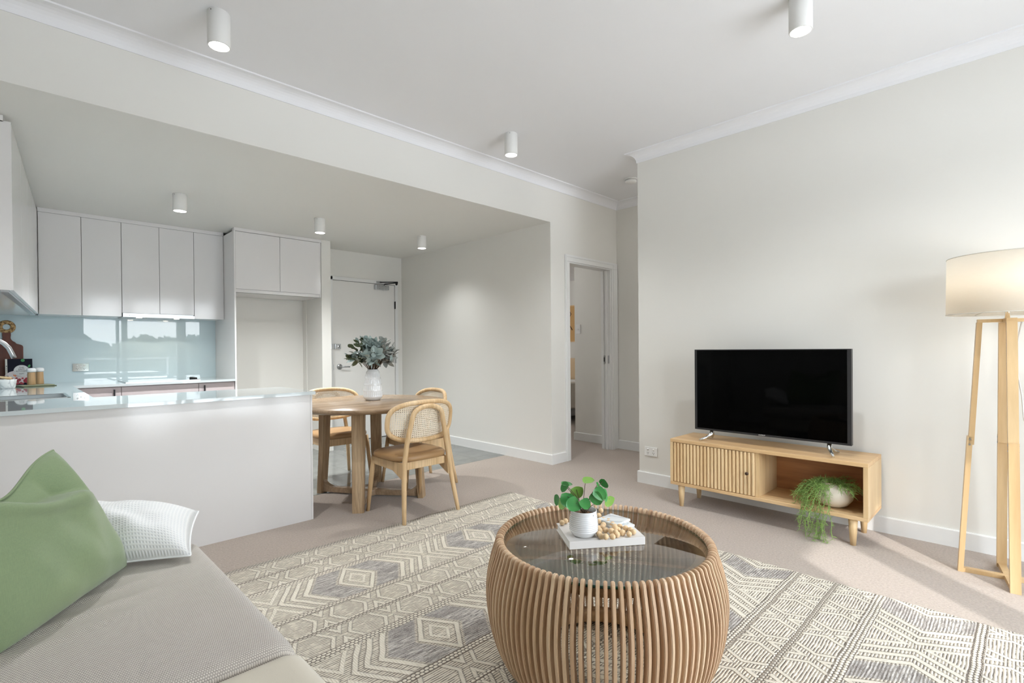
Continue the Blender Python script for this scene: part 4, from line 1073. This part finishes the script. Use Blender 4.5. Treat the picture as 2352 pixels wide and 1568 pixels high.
obj('bulb', xform(lathe(B(), [(.012, -.05), (.016, -.03), (.03, 0), (.026, .02), (0, .032)], seg=20), Matrix.Translation(LC+Vector((0, 0, 1.47)))), MB('bulb_glow').set(emit=(1, .85, .65), es=4).m, t)
l = bpy.data.lights.new('lamp_bulb', 'POINT'); l.energy = .42; l.color = (1, .95, .9); l.shadow_soft_size = .04
lo = bpy.data.objects.new('lamp_bulb', l); COL.objects.link(lo); lo.location = LC+Vector((0, 0, 1.46))
b = B(); tube(b, [LC+Vector((.03, -.05, 1.28)), (3.60, .045, 1.1), (3.62, .018, .9), (3.66, .012, .78), (3.70, -.02, .66), (3.76, -.08, .5), (3.80, -.14, .3), (3.81, -.2, .05)], .003, 8); obj('cord', b, M_whitep, t)

# ================================================================= rug
b = B(); rx0, rx1, ry0, ry1 = -.35, 2.852, -1.32, 2.935
nx, ny = 60, 60
random.seed(3)
def ex(v, s): return .006*noise.noise(Vector((v*9, s, 0)))+.004*noise.noise(Vector((v*40, s, 3)))
rows = []
for j in range(ny+1):
    row = []
    for i in range(nx*2+1):
        u, v = i/(nx*2), j/ny
        x = rx0+(rx1-rx0)*u; y = ry0+(ry1-ry0)*v
        if i == 0 or i == nx*2: x += ex(y, 1)
        if j == 0 or j == ny: y += ex(x, 5)
        e = (i == 0 or i == nx*2 or j == 0 or j == ny)
        row.append(b.verts.new((x, y, .004 if e else .013)))
    rows.append(row)
for j in range(ny):
    for i in range(nx*2):
        f = b.faces.new((rows[j][i], rows[j][i+1], rows[j+1][i+1], rows[j+1][i])); f.smooth = True
bd = [rows[0][i] for i in range(nx*2+1)]+[rows[j][-1] for j in range(1, ny+1)]+[rows[-1][i] for i in range(nx*2-1, -1, -1)]+[rows[j][0] for j in range(ny-1, 0, -1)]
lo_ = [b.verts.new((v.co.x, v.co.y, 0.001)) for v in bd]
for i in range(len(bd)): b.faces.new((bd[i], bd[(i+1) % len(bd)], lo_[(i+1) % len(bd)], lo_[i]))
tag(obj('area_rug', b, M_rug), 'large cream and grey woven wool rug with diamond and chevron bands', 'rug')

# ================================================================= slatted coffee table
CX, CY = 1.521, 1.086; ZG = .460
t = thing('coffee_table', 'round drum coffee table of bent timber slats with a smoked glass top', 'coffee table', (CX, CY, .013))
outp = [(.300, .013), (.330, .03), (.362, .06), (.388, .105), (.408, .165), (.420, .225), (.4255, .29), (.421, .35), (.409, .405), (.395, .448), (.390, .466)]
def inner(i):
    r, z = outp[i]; return (r-.034, z)
def cr(P, n=4):    # smooth curve through the measured outline
    o = []
    for i in range(len(P)-1):
        p0, p1, p2, p3 = P[max(0, i-1)], P[i], P[i+1], P[min(len(P)-1, i+2)]
        for k in range(n):
            t_ = k/n; o.append(tuple(.5*((2*p1[j])+(p2[j]-p0[j])*t_+(2*p0[j]-5*p1[j]+4*p2[j]-p3[j])*t_**2+(3*p1[j]-p0[j]-3*p2[j]+p3[j])*t_**3) for j in (0, 1)))
    return o+[P[-1]]
outp = cr(outp, 3)
tipc = (.3745, .4645)
pol = list(outp[:-1]) + [(tipc[0]+.0155*math.cos(math.radians(a)), tipc[1]+.0155*math.sin(math.radians(a))) for a in range(5, 180, 14)]
pol += [(outp[i][0]-.031, outp[i][1]) for i in range(len(outp)-1, -1, -1)]
NS = 108
b = B(); prism(b, [(r, z) for r, z in pol], -.0058, .0058, 'Y', .0022)
slat = obj('slat', b, M_slat); smesh = slat.data
for f in smesh.polygons: f.use_smooth = False
slat.parent = t; bpy.context.view_layer.update()
slat.location = (0, 0, -.013)
vd = math.atan2(CY, CX)+PI
order = sorted(range(NS), key=lambda k: abs(((2*PI*k/NS-vd+PI) % (2*PI))-PI))
for j, k in enumerate(order[:100]):
    o = slat if j == 0 else slat.copy()
    if j: COL.objects.link(o); o.parent = t
    o.rotation_euler = (0, 0, 2*PI*k/NS)
b = B()
for k in order[100:]:
    n = B(); prism(n, [(r, z-.013) for r, z in pol], -.0058, .0058, 'Y', .0022); xform(n, Matrix.Rotation(2*PI*k/NS, 4, 'Z')); merge(b, n)
bs = obj('back_slats', b, M_slat); bs.parent = t; bs['kind'] = 'stuff'
def ring(r0, r1, z0, z1): return lathe(B(), [(r0, z0), (r1, z0), (r1, z1), (r0, z1), (r0, z0)], (CX, CY, 0), 96, capb=False)
obj('top_ring', ring(.322, .361, .424, .450), M_ringwood, t)
obj('bottom_ring', ring(.245, .325, .030, .052), M_ringwood, t)
g = B(); lathe(g, [(0, .451), (.360, .451), (.362, .453), (.362, .458), (.360, ZG), (0, ZG)], (CX, CY, 0), 96, capb=False)
obj('glass_top', g, M_tableglass, t)
g = B(); lathe(g, [(.3605, .4515), (.3635, .4515), (.3635, .4595), (.3605, .4595), (.3605, .4515)], (CX, CY, 0), 96, capb=False); obj('glass_edge', g, simple('green_glass_edge', srgb(20, 84, 64), .1), t)

# book, pot, beads, coasters on the glass
zb = ZG+.001
bk = thing('coffee_table_book', 'large white hardcover book lying on the glass coffee table', 'book', (1.51, 1.10, zb))
fl, fr = Vector((1.365, 1.113, 0)), Vector((1.589, .951, 0)); ex_ = (fr-fl).normalized(); ey_ = Vector((-ex_.y, ex_.x, 0)); W_ = (fr-fl).length; D_ = .19
bmx = Matrix.Identity(4)
for i in range(3): bmx[i][0] = ex_[i]; bmx[i][1] = ey_[i]
bmx[0][3], bmx[1][3], bmx[2][3] = fl.x, fl.y, zb
cb = B(); box(cb, 0, W_, 0, D_, 0, .003, .0008); box(cb, 0, W_, 0, D_, .025, .028, .0008); box(cb, 0, W_, -.001, .003, 0, .028, .0012)
obj('cover', xform(cb, bmx), M_cover, bk)
obj('pages', xform(box(B(), .004, W_-.005, .003, D_-.004, .003, .025), bmx), M_page, bk)
BT = zb+.028
PP = Vector((1.452, 1.118, BT))
t = thing('plant_pot', 'small ribbed white ceramic pot on the coffee table book', 'plant pot', PP)
prof = [(0, 0), (.033, 0), (.041, .004), (.0485, .016)]
zz = .02
while zz < .080: prof.append((.0512-.62*abs(zz-.034)**1.6+.0006*math.sin(zz*2*PI/.0065), zz)); zz += .0011
prof += [(.0465, .084), (.0475, .089), (.0478, .0905), (.046, .0915), (.0445, .090), (.044, .078), (.044, .070)]
obj('pot', lathe(B(), prof, PP, 64, capb=False), M_ceramic, t)
obj('drill_hole', tube(B(), [PP+Vector((-.005, -.047, .080)), PP+Vector((-.005, -.0455, .080))], .002, 8), M_black, t)
obj('soil', lathe(B(), [(.0445, 0), (.03, .003), (0, .006)], PP+Vector((0, 0, .073)), 32), M_soil, t)
t = thing('potted_plant', 'small green plant with round glossy leaves in the ribbed pot', 'plant', PP+Vector((0, 0, .078)))
def at(px, py, dpt):   # a point on the plant's measured leaf position, dpt metres in front of the camera plane
    d = F_ + R2*((px-1176)/CAM_F) - U2*((py-784-CAM_SY)/CAM_F)
    return Vector((0, 0, 1.158)) + d*dpt
D0 = (PP-Vector((0, 0, 1.158))).dot(F_)
leaves = [ # attach px, py, depth offset, tip direction (right, up, toward camera), facing (right, up, toward), length, width, young
 (1345, 1104, .0, (1, .15, .1), (0, 1, .35), .036, .016, 1), (1296, 1112, .02, (.9, .05, -.1), (-.2, 1, .2), .034, .015, 0),
 (1300, 1113, .01, (-.55, -.8, .2), (-.7, .3, .5), .034, .014, 0), (1324, 1124, .03, (.1, -1, .0), (.1, .4, 1), .040, .019, 1),
 (1323, 1156, -.04, (-.95, -.25, .4), (0, .6, .9), .044, .020, 0), (1341, 1152, -.045, (.4, -.6, .5), (.1, .4, 1), .034, .015, 0),
 (1303, 1140, .0, (-.2, -1, .3), (.2, .2, 1), .042, .020, 0), (1280, 1142, .0, (-.2, -1, .1), (-.9, .1, .5), .034, .012, 0),
 (1384, 1105, .02, (.55, -.8, .1), (-.7, .2, .6), .034, .011, 0), (1372, 1128, -.02, (.75, -.7, .2), (-.3, .6, .8), .044, .017, 0),
 (1366, 1138, -.02, (.55, -.9, .2), (-.4, .3, .9), .042, .017, 0), (1387, 1130, .0, (.3, -1, .2), (.8, .3, .6), .040, .013, 0),
 (1400, 1145, .02, (-.2, -1, .0), (.5, .2, .9), .036, .016, 1), (1372, 1113, .01, (.5, -.8, 0), (.6, .6, .3), .030, .010, 0),
 (1290, 1150, .03, (.1, -1, .2), (.4, .3, .8), .036, .014, 1)]
stb = B(); lb0 = B()
for (px, py, do, dr_, fc, L_, W2, yg) in leaves:
    c = at(px, py, D0+do)
    tov = lambda v: R2*v[0]+Vector((0, 0, 1))*v[1]-F_*v[2]
    L_ *= 1.18; W2 *= 1.3; leaf(lb0, c-tov(dr_).normalized()*L_*.25, tov(dr_), tov(fc), L_, W2, .12, 8, 'heart', mi=yg)
    p0 = PP+Vector((random.uniform(-.008, .008), random.uniform(-.008, .008), .078)); mid = p0.lerp(c, .55)+Vector((0, 0, .012))
    tube(stb, [p0, p0.lerp(mid, .5)+Vector((0, 0, .008)), mid, c], .0011, 6)
obj('stems', stb, M_stem, t); lo2 = obj('leaves', lb0, [M_leafg, M_leafy], t)

# bead garland: measured spots in the pile, strung in sequence
t = thing('bead_garland', 'garland of round natural wood beads heaped beside the pot on the book', 'garland', (1.56, 1.07, BT))
RB = .0104
spots = [(1380, 1172), (1375, 1184), (1377, 1197), (1386, 1193), (1398, 1196), (1386, 1205), (1397, 1200), (1407, 1204), (1412, 1209), (1424, 1209), (1437, 1213), (1448, 1216), (1455, 1221), (1445, 1226), (1430, 1223), (1420, 1216), (1413, 1212), (1404, 1219), (1391, 1217), (1384, 1210), (1374, 1212), (1377, 1218), (1376, 1226), (1381, 1231), (1391, 1232), (1407, 1232), (1417, 1227), (1414, 1221)]
def onz(px, py, z):
    d = F_ + R2*((px-1176)/CAM_F) - U2*((py-784-CAM_SY)/CAM_F); k = (z-1.158)/d.z
    return Vector((0, 0, 1.158))+d*k
placed = []
for px, py in spots:
    z = BT+RB
    c = onz(px, py, z)
    for it in range(40):
        hit_ = [q for q in placed if (q-c).length < RB*1.8]
        if not hit_: break
        z += .0015; c = onz(px, py, z)
    placed.append(c)
bb = lathe(B(), [(RB*math.sin(a), -RB*math.cos(a)) for a in [PI*(i+.6)/11.2 for i in range(11)]], seg=18, capt=True)
bd0 = obj('bead', bb, M_bead); bd0.parent = t
for i, c in enumerate(placed):
    o = bd0 if i == 0 else bd0.copy()
    if i: COL.objects.link(o); o.parent = t
    o.location = c-Vector(t.location); o.rotation_euler = (random.random()*3, random.random()*3, 0); k = random.uniform(.92, 1.08); o.scale = (k, k, k)
for px, py in ((1299, 1196), (1291, 1200)):
    o = bd0.copy(); COL.objects.link(o); o.parent = t; o.location = onz(px, py, BT+RB)-Vector(t.location)
obj('string', tube(B(), placed, .001, 5), M_string, t)
mc = Matrix.Translation((1.622, 1.088, BT+.0003)) @ Matrix.Rotation(math.radians(-20), 4, 'Z')
tag(obj('marble_coaster', xform(box(B(), -.045, .045, -.045, .045, .0, .009, .002), mc), M_marble), 'lower square marble coaster on the white book behind the beads', 'coaster', 'marble coasters')
mc = Matrix.Translation((1.625, 1.108, BT+.0096)) @ Matrix.Rotation(math.radians(-2), 4, 'Z')
tag(obj('marble_coaster', xform(box(B(), -.045, .045, -.045, .045, .0, .009, .002), mc), M_marble), 'upper square marble coaster, turned on top of the other', 'coaster', 'marble coasters')

# ================================================================= sofa and cushions
t = thing('sofa', 'low beige sofa with a knitted grey cover over its seat, lower left', 'sofa', (-.1, .7, .013))
def soft_block(x0, x1, y0, y1, z0, z1, r, nx=24, ny=24, wob=.004, seed=1):
    """rounded upholstered block: grid top with quarter-round edges"""
    b = B(); bmesh.ops.create_cube(b, size=1)
    for v in b.verts: v.co = Vector(((x0+x1)/2+v.co.x*(x1-x0), (y0+y1)/2+v.co.y*(y1-y0), (z0+z1)/2+v.co.z*(z1-z0)))
    bmesh.ops.bevel(b, geom=list(b.edges), offset=r, segments=6, affect='EDGES', profile=.5)
    bmesh.ops.triangulate(b, faces=[f for f in b.faces if f.calc_area() > .02]) if False else None
    for f in b.faces: f.smooth = True
    return b
b = soft_block(-.45, .475, -.6, 2.26, .14, .33, .03); obj('base', b, M_sofabeige, t, True)
def seat_cushion(y0, y1, zt, name, mat, seed):
    b = B(); x0, x1 = -.42, .512; nx_, ny_ = 60, 60; zb_ = .30; rows = []
    rr = .055
    for j in range(ny_+1):
        row = []
        for i in range(nx_+1):
            u, v = i/nx_, j/ny_; x = x0+(x1-x0)*u; y = y0+(y1-y0)*v
            row.append((x, y))
        rows.append(row)
    def hz(x, y):
        dx = min(x-x0, x1-x); dy = min(y-y0, y1-y)
        def q(d): return 0 if d >= rr else rr-math.sqrt(max(0, rr*rr-(rr-d)**2))
        z = zt-q(dx)-q(dy)*.8
        z += .012*(1-((x-(x0+x1)/2)/((x1-x0)/2))**2)*(1-((y-(y0+y1)/2)/((y1-y0)/2))**2)
        z += .0035*noise.noise(Vector((x*3+seed, y*5, 0)))
        # drag folds fanning from the cushions towards the front edge
        a = (y-1.95)-.9*(x-.2)*.28
        for c_, am in ((0, .006), (-.11, .005), (-.2, .004), (.09, .003)):
            z += am*math.exp(-((a-c_)/.018)**2)*math.exp(-((x-.15)/.25)**2) if seed == 1 else 0
        return max(z, zb_)
    g = [[b.verts.new((x, y, hz(x, y))) for (x, y) in r] for r in rows]
    for j in range(ny_):
        for i in range(nx_): b.faces.new((g[j][i], g[j][i+1], g[j+1][i+1], g[j+1][i])).smooth = True
    bd = [g[0][i] for i in range(nx_+1)]+[g[j][-1] for j in range(1, ny_+1)]+[g[-1][i] for i in range(nx_-1, -1, -1)]+[g[j][0] for j in range(ny_-1, 0, -1)]
    lo = [b.verts.new((v.co.x, v.co.y, zb_)) for v in bd]
    for i in range(len(bd)): b.faces.new((bd[i], bd[(i+1) % len(bd)], lo[(i+1) % len(bd)], lo[i])).smooth = True
    b.faces.new(lo)
    return obj(name, b, mat, t)
seat_cushion(1.283, 2.305, .425, 'covered_seat', M_knit, 1)
seat_cushion(.05, 1.30, .421, 'seat_cushion', M_sofabeige, 2)
seat_cushion(-.6, .05, .413, 'seat_cushion', M_sofabeige, 3)
b = soft_block(-.62, -.44, -.6, 2.26, .14, .80, .06); obj('backrest', b, M_sofabeige, t, True)
for (x, y) in ((-.55, -.5), (.40, -.5), (-.55, 2.15), (.40, 2.15)):
    obj('leg', tube(B(), [(x, y, .15), (x, y, .013)], [.022, .015], 12), M_ash, t)

def cushion(TL, TR, BR, BL, nrm, th, name_bm=None, n=44, chop=None, seed=0, edge=.04, pw=.42, wr=.007, thb=None, crease=0):
    """pillow skin: front sheet bulging along nrm, back sheet the other way"""
    TL, TR, BR, BL = map(Vector, (TL, TR, BR, BL)); nrm = Vector(nrm).normalized(); b = B(); uvl = b.loops.layers.uv.new('uv')
    thb = thb or th*.8
    def P(u, v, s):
        # u -1..1 left to right, v -1..1 bottom to top; edges drawn in between the corners
        uu = u*(1-edge*(1-v*v)*abs(u)); vv = v*(1-edge*(1-u*u)*abs(v))
        a, c = (uu+1)/2, (vv+1)/2
        p = (BL.lerp(BR, a)).lerp(TL.lerp(TR, a), c)
        f = (max(0, 1-abs(u)**2.4)*max(0, 1-abs(v)**2.4))**pw
        p = p+nrm*((th if s > 0 else -thb)*f)
        if chop:
            uc, w, dp = chop; k = math.exp(-((u-uc)/w)**2)*max(0, v)**1.5
            p.z -= dp*k*(1 if s < 0 else .55)
            if s > 0: p += nrm*.03*k
        if crease and s > 0:
            vc = .44+(.55-u)*.33; d_ = (v-vc+.02)/.07; st_ = 0 if d_ < 0 else (1 if d_ > 1 else d_*d_*(3-2*d_))
            fu = max(0, min(1, (.86-u)/.34)); ff = f**.6
            p -= nrm*crease*st_*fu*ff; p += nrm*.018*math.exp(-((v-vc+.10)/.10)**2)*fu*ff; p.z += .012*math.exp(-((v-vc+.05)/.08)**2)*fu
        p += nrm*s*wr*noise.noise(Vector((u*2.5+seed, v*2.5, s)))*2*f
        return p
    for s in (1, -1):
        g = [[b.verts.new(P(-1+2*i/n, -1+2*j/n, s)) for i in range(n+1)] for j in range(n+1)]
        for j in range(n):
            for i in range(n):
                q = (g[j][i], g[j][i+1], g[j+1][i+1], g[j+1][i]); ij = ((i, j), (i+1, j), (i+1, j+1), (i, j+1))
                if s < 0: q = q[::-1]; ij = ij[::-1]
                f = b.faces.new(q); f.smooth = True
                for lp, (a, c) in zip(f.loops, ij): lp[uvl].uv = (a/n, c/n)
    bmesh.ops.remove_doubles(b, verts=b.verts, dist=.0006)
    def edgepts(): 
        return [P(-1+2*i/n, 1, 1) for i in range(n+1)]+[P(1, 1-2*i/n, 1) for i in range(1, n+1)]+[P(1-2*i/n, -1, 1) for i in range(1, n+1)]+[P(-1, -1+2*i/n, 1) for i in range(1, n)]
    return b, edgepts()
b, ep = cushion((-.245, 1.62, .86), (.080, 2.10, .862), (.262, 2.150, .432), (-.05, 1.72, .432), (.78, -.57, .16), .105, chop=(.12, .48, .15), seed=2, thb=.07, crease=.075, n=70)
t = thing('green_cushion', 'large plump green linen cushion with a chopped top, on the sofa', 'cushion', (.1, 1.95, .43))
obj('cushion_body', b, M_linen, t, keep=True)
obj('seam', tube(B(), ep, .0032, 6, True), M_linen, t)
b, ep = cushion((.10, 2.42, .60), (.505, 2.265, .535), (.428, 2.035, .452), (.07, 2.22, .445), (-.22, -.45, .85), .125, seed=6, edge=.06, wr=.010, thb=.02, pw=.5)
t = thing('white_cushion', 'white waffle-weave cushion lying behind the green cushion on the sofa', 'cushion', (.3, 2.2, .44))
obj('cushion_body', b, M_waffle, t, keep=True)
obj('hem', tube(B(), ep, .0035, 6, True), M_waffle, t)

# ================================================================= bedroom glimpse
t = thing('bed', 'bed with white linen seen through the doorway gap', 'bed', (6.6, 5.4, 0))
obj('bed_base', box(B(), 5.7, 7.2, 5.0, 6.5, .10, .30, .02), simple('bed_base_grey', srgb(150, 150, 150), .8), t)
obj('mattress', soft_block(5.68, 7.22, 5.0, 6.5, .28, .62, .06), _fabric('bed_linen', srgb(226, 224, 218), srgb(236, 234, 228)), t, True)
obj('pillow', soft_block(6.95, 7.28, 5.2, 6.3, .58, .99, .09), _fabric('tan_pillow', srgb(206, 176, 138), srgb(216, 190, 154)), t, True)
obj('throw', soft_block(5.62, 6.3, 4.95, 6.2, .22, .64, .04), _fabric('cream_throw', srgb(214, 206, 190), srgb(224, 216, 202)), t, True)
t = thing('framed_picture', 'tan abstract picture on the bedroom wall beyond the doorway', 'picture', (7.39, 5.92, 1.6))
obj('frame', box(B(), 7.375, 7.399, 5.55, 6.25, 1.28, 1.96, .002), M_pineZ, t)
obj('canvas', box(B(), 7.370, 7.377, 5.57, 6.23, 1.30, 1.94), simple('canvas_tan', srgb(206, 164, 108), .8), t)
obj('painted_line', tube(B(), [(7.369, 6.0, 1.93), (7.369, 5.93, 1.8), (7.369, 6.0, 1.65), (7.369, 5.9, 1.5)], .008, 6), simple('paint_dark', srgb(70, 50, 36), .8), t)
l = bpy.data.lights.new('bedroom_fill_light', 'AREA'); l.energy = 2; l.size = 1.4  # added area light, no window here, brightens the bedroom
lo = bpy.data.objects.new('bedroom_fill_light', l); COL.objects.link(lo); lo.location = (6.4, 7.3, 1.5); lo.rotation_euler = (-PI/2, 0, 0)
for nm, loc, en in (('hall_fill_light', (4.4, 5.4, 2.3), 6.2), ('passage_fill_light', (4.45, 1.3, 2.5), 3.2)):  # added fill lights without fittings, lifting the dark hall and passage
    l = bpy.data.lights.new(nm, 'POINT'); l.energy = en; l.shadow_soft_size = .12
    lo = bpy.data.objects.new(nm, l); COL.objects.link(lo); lo.location = loc
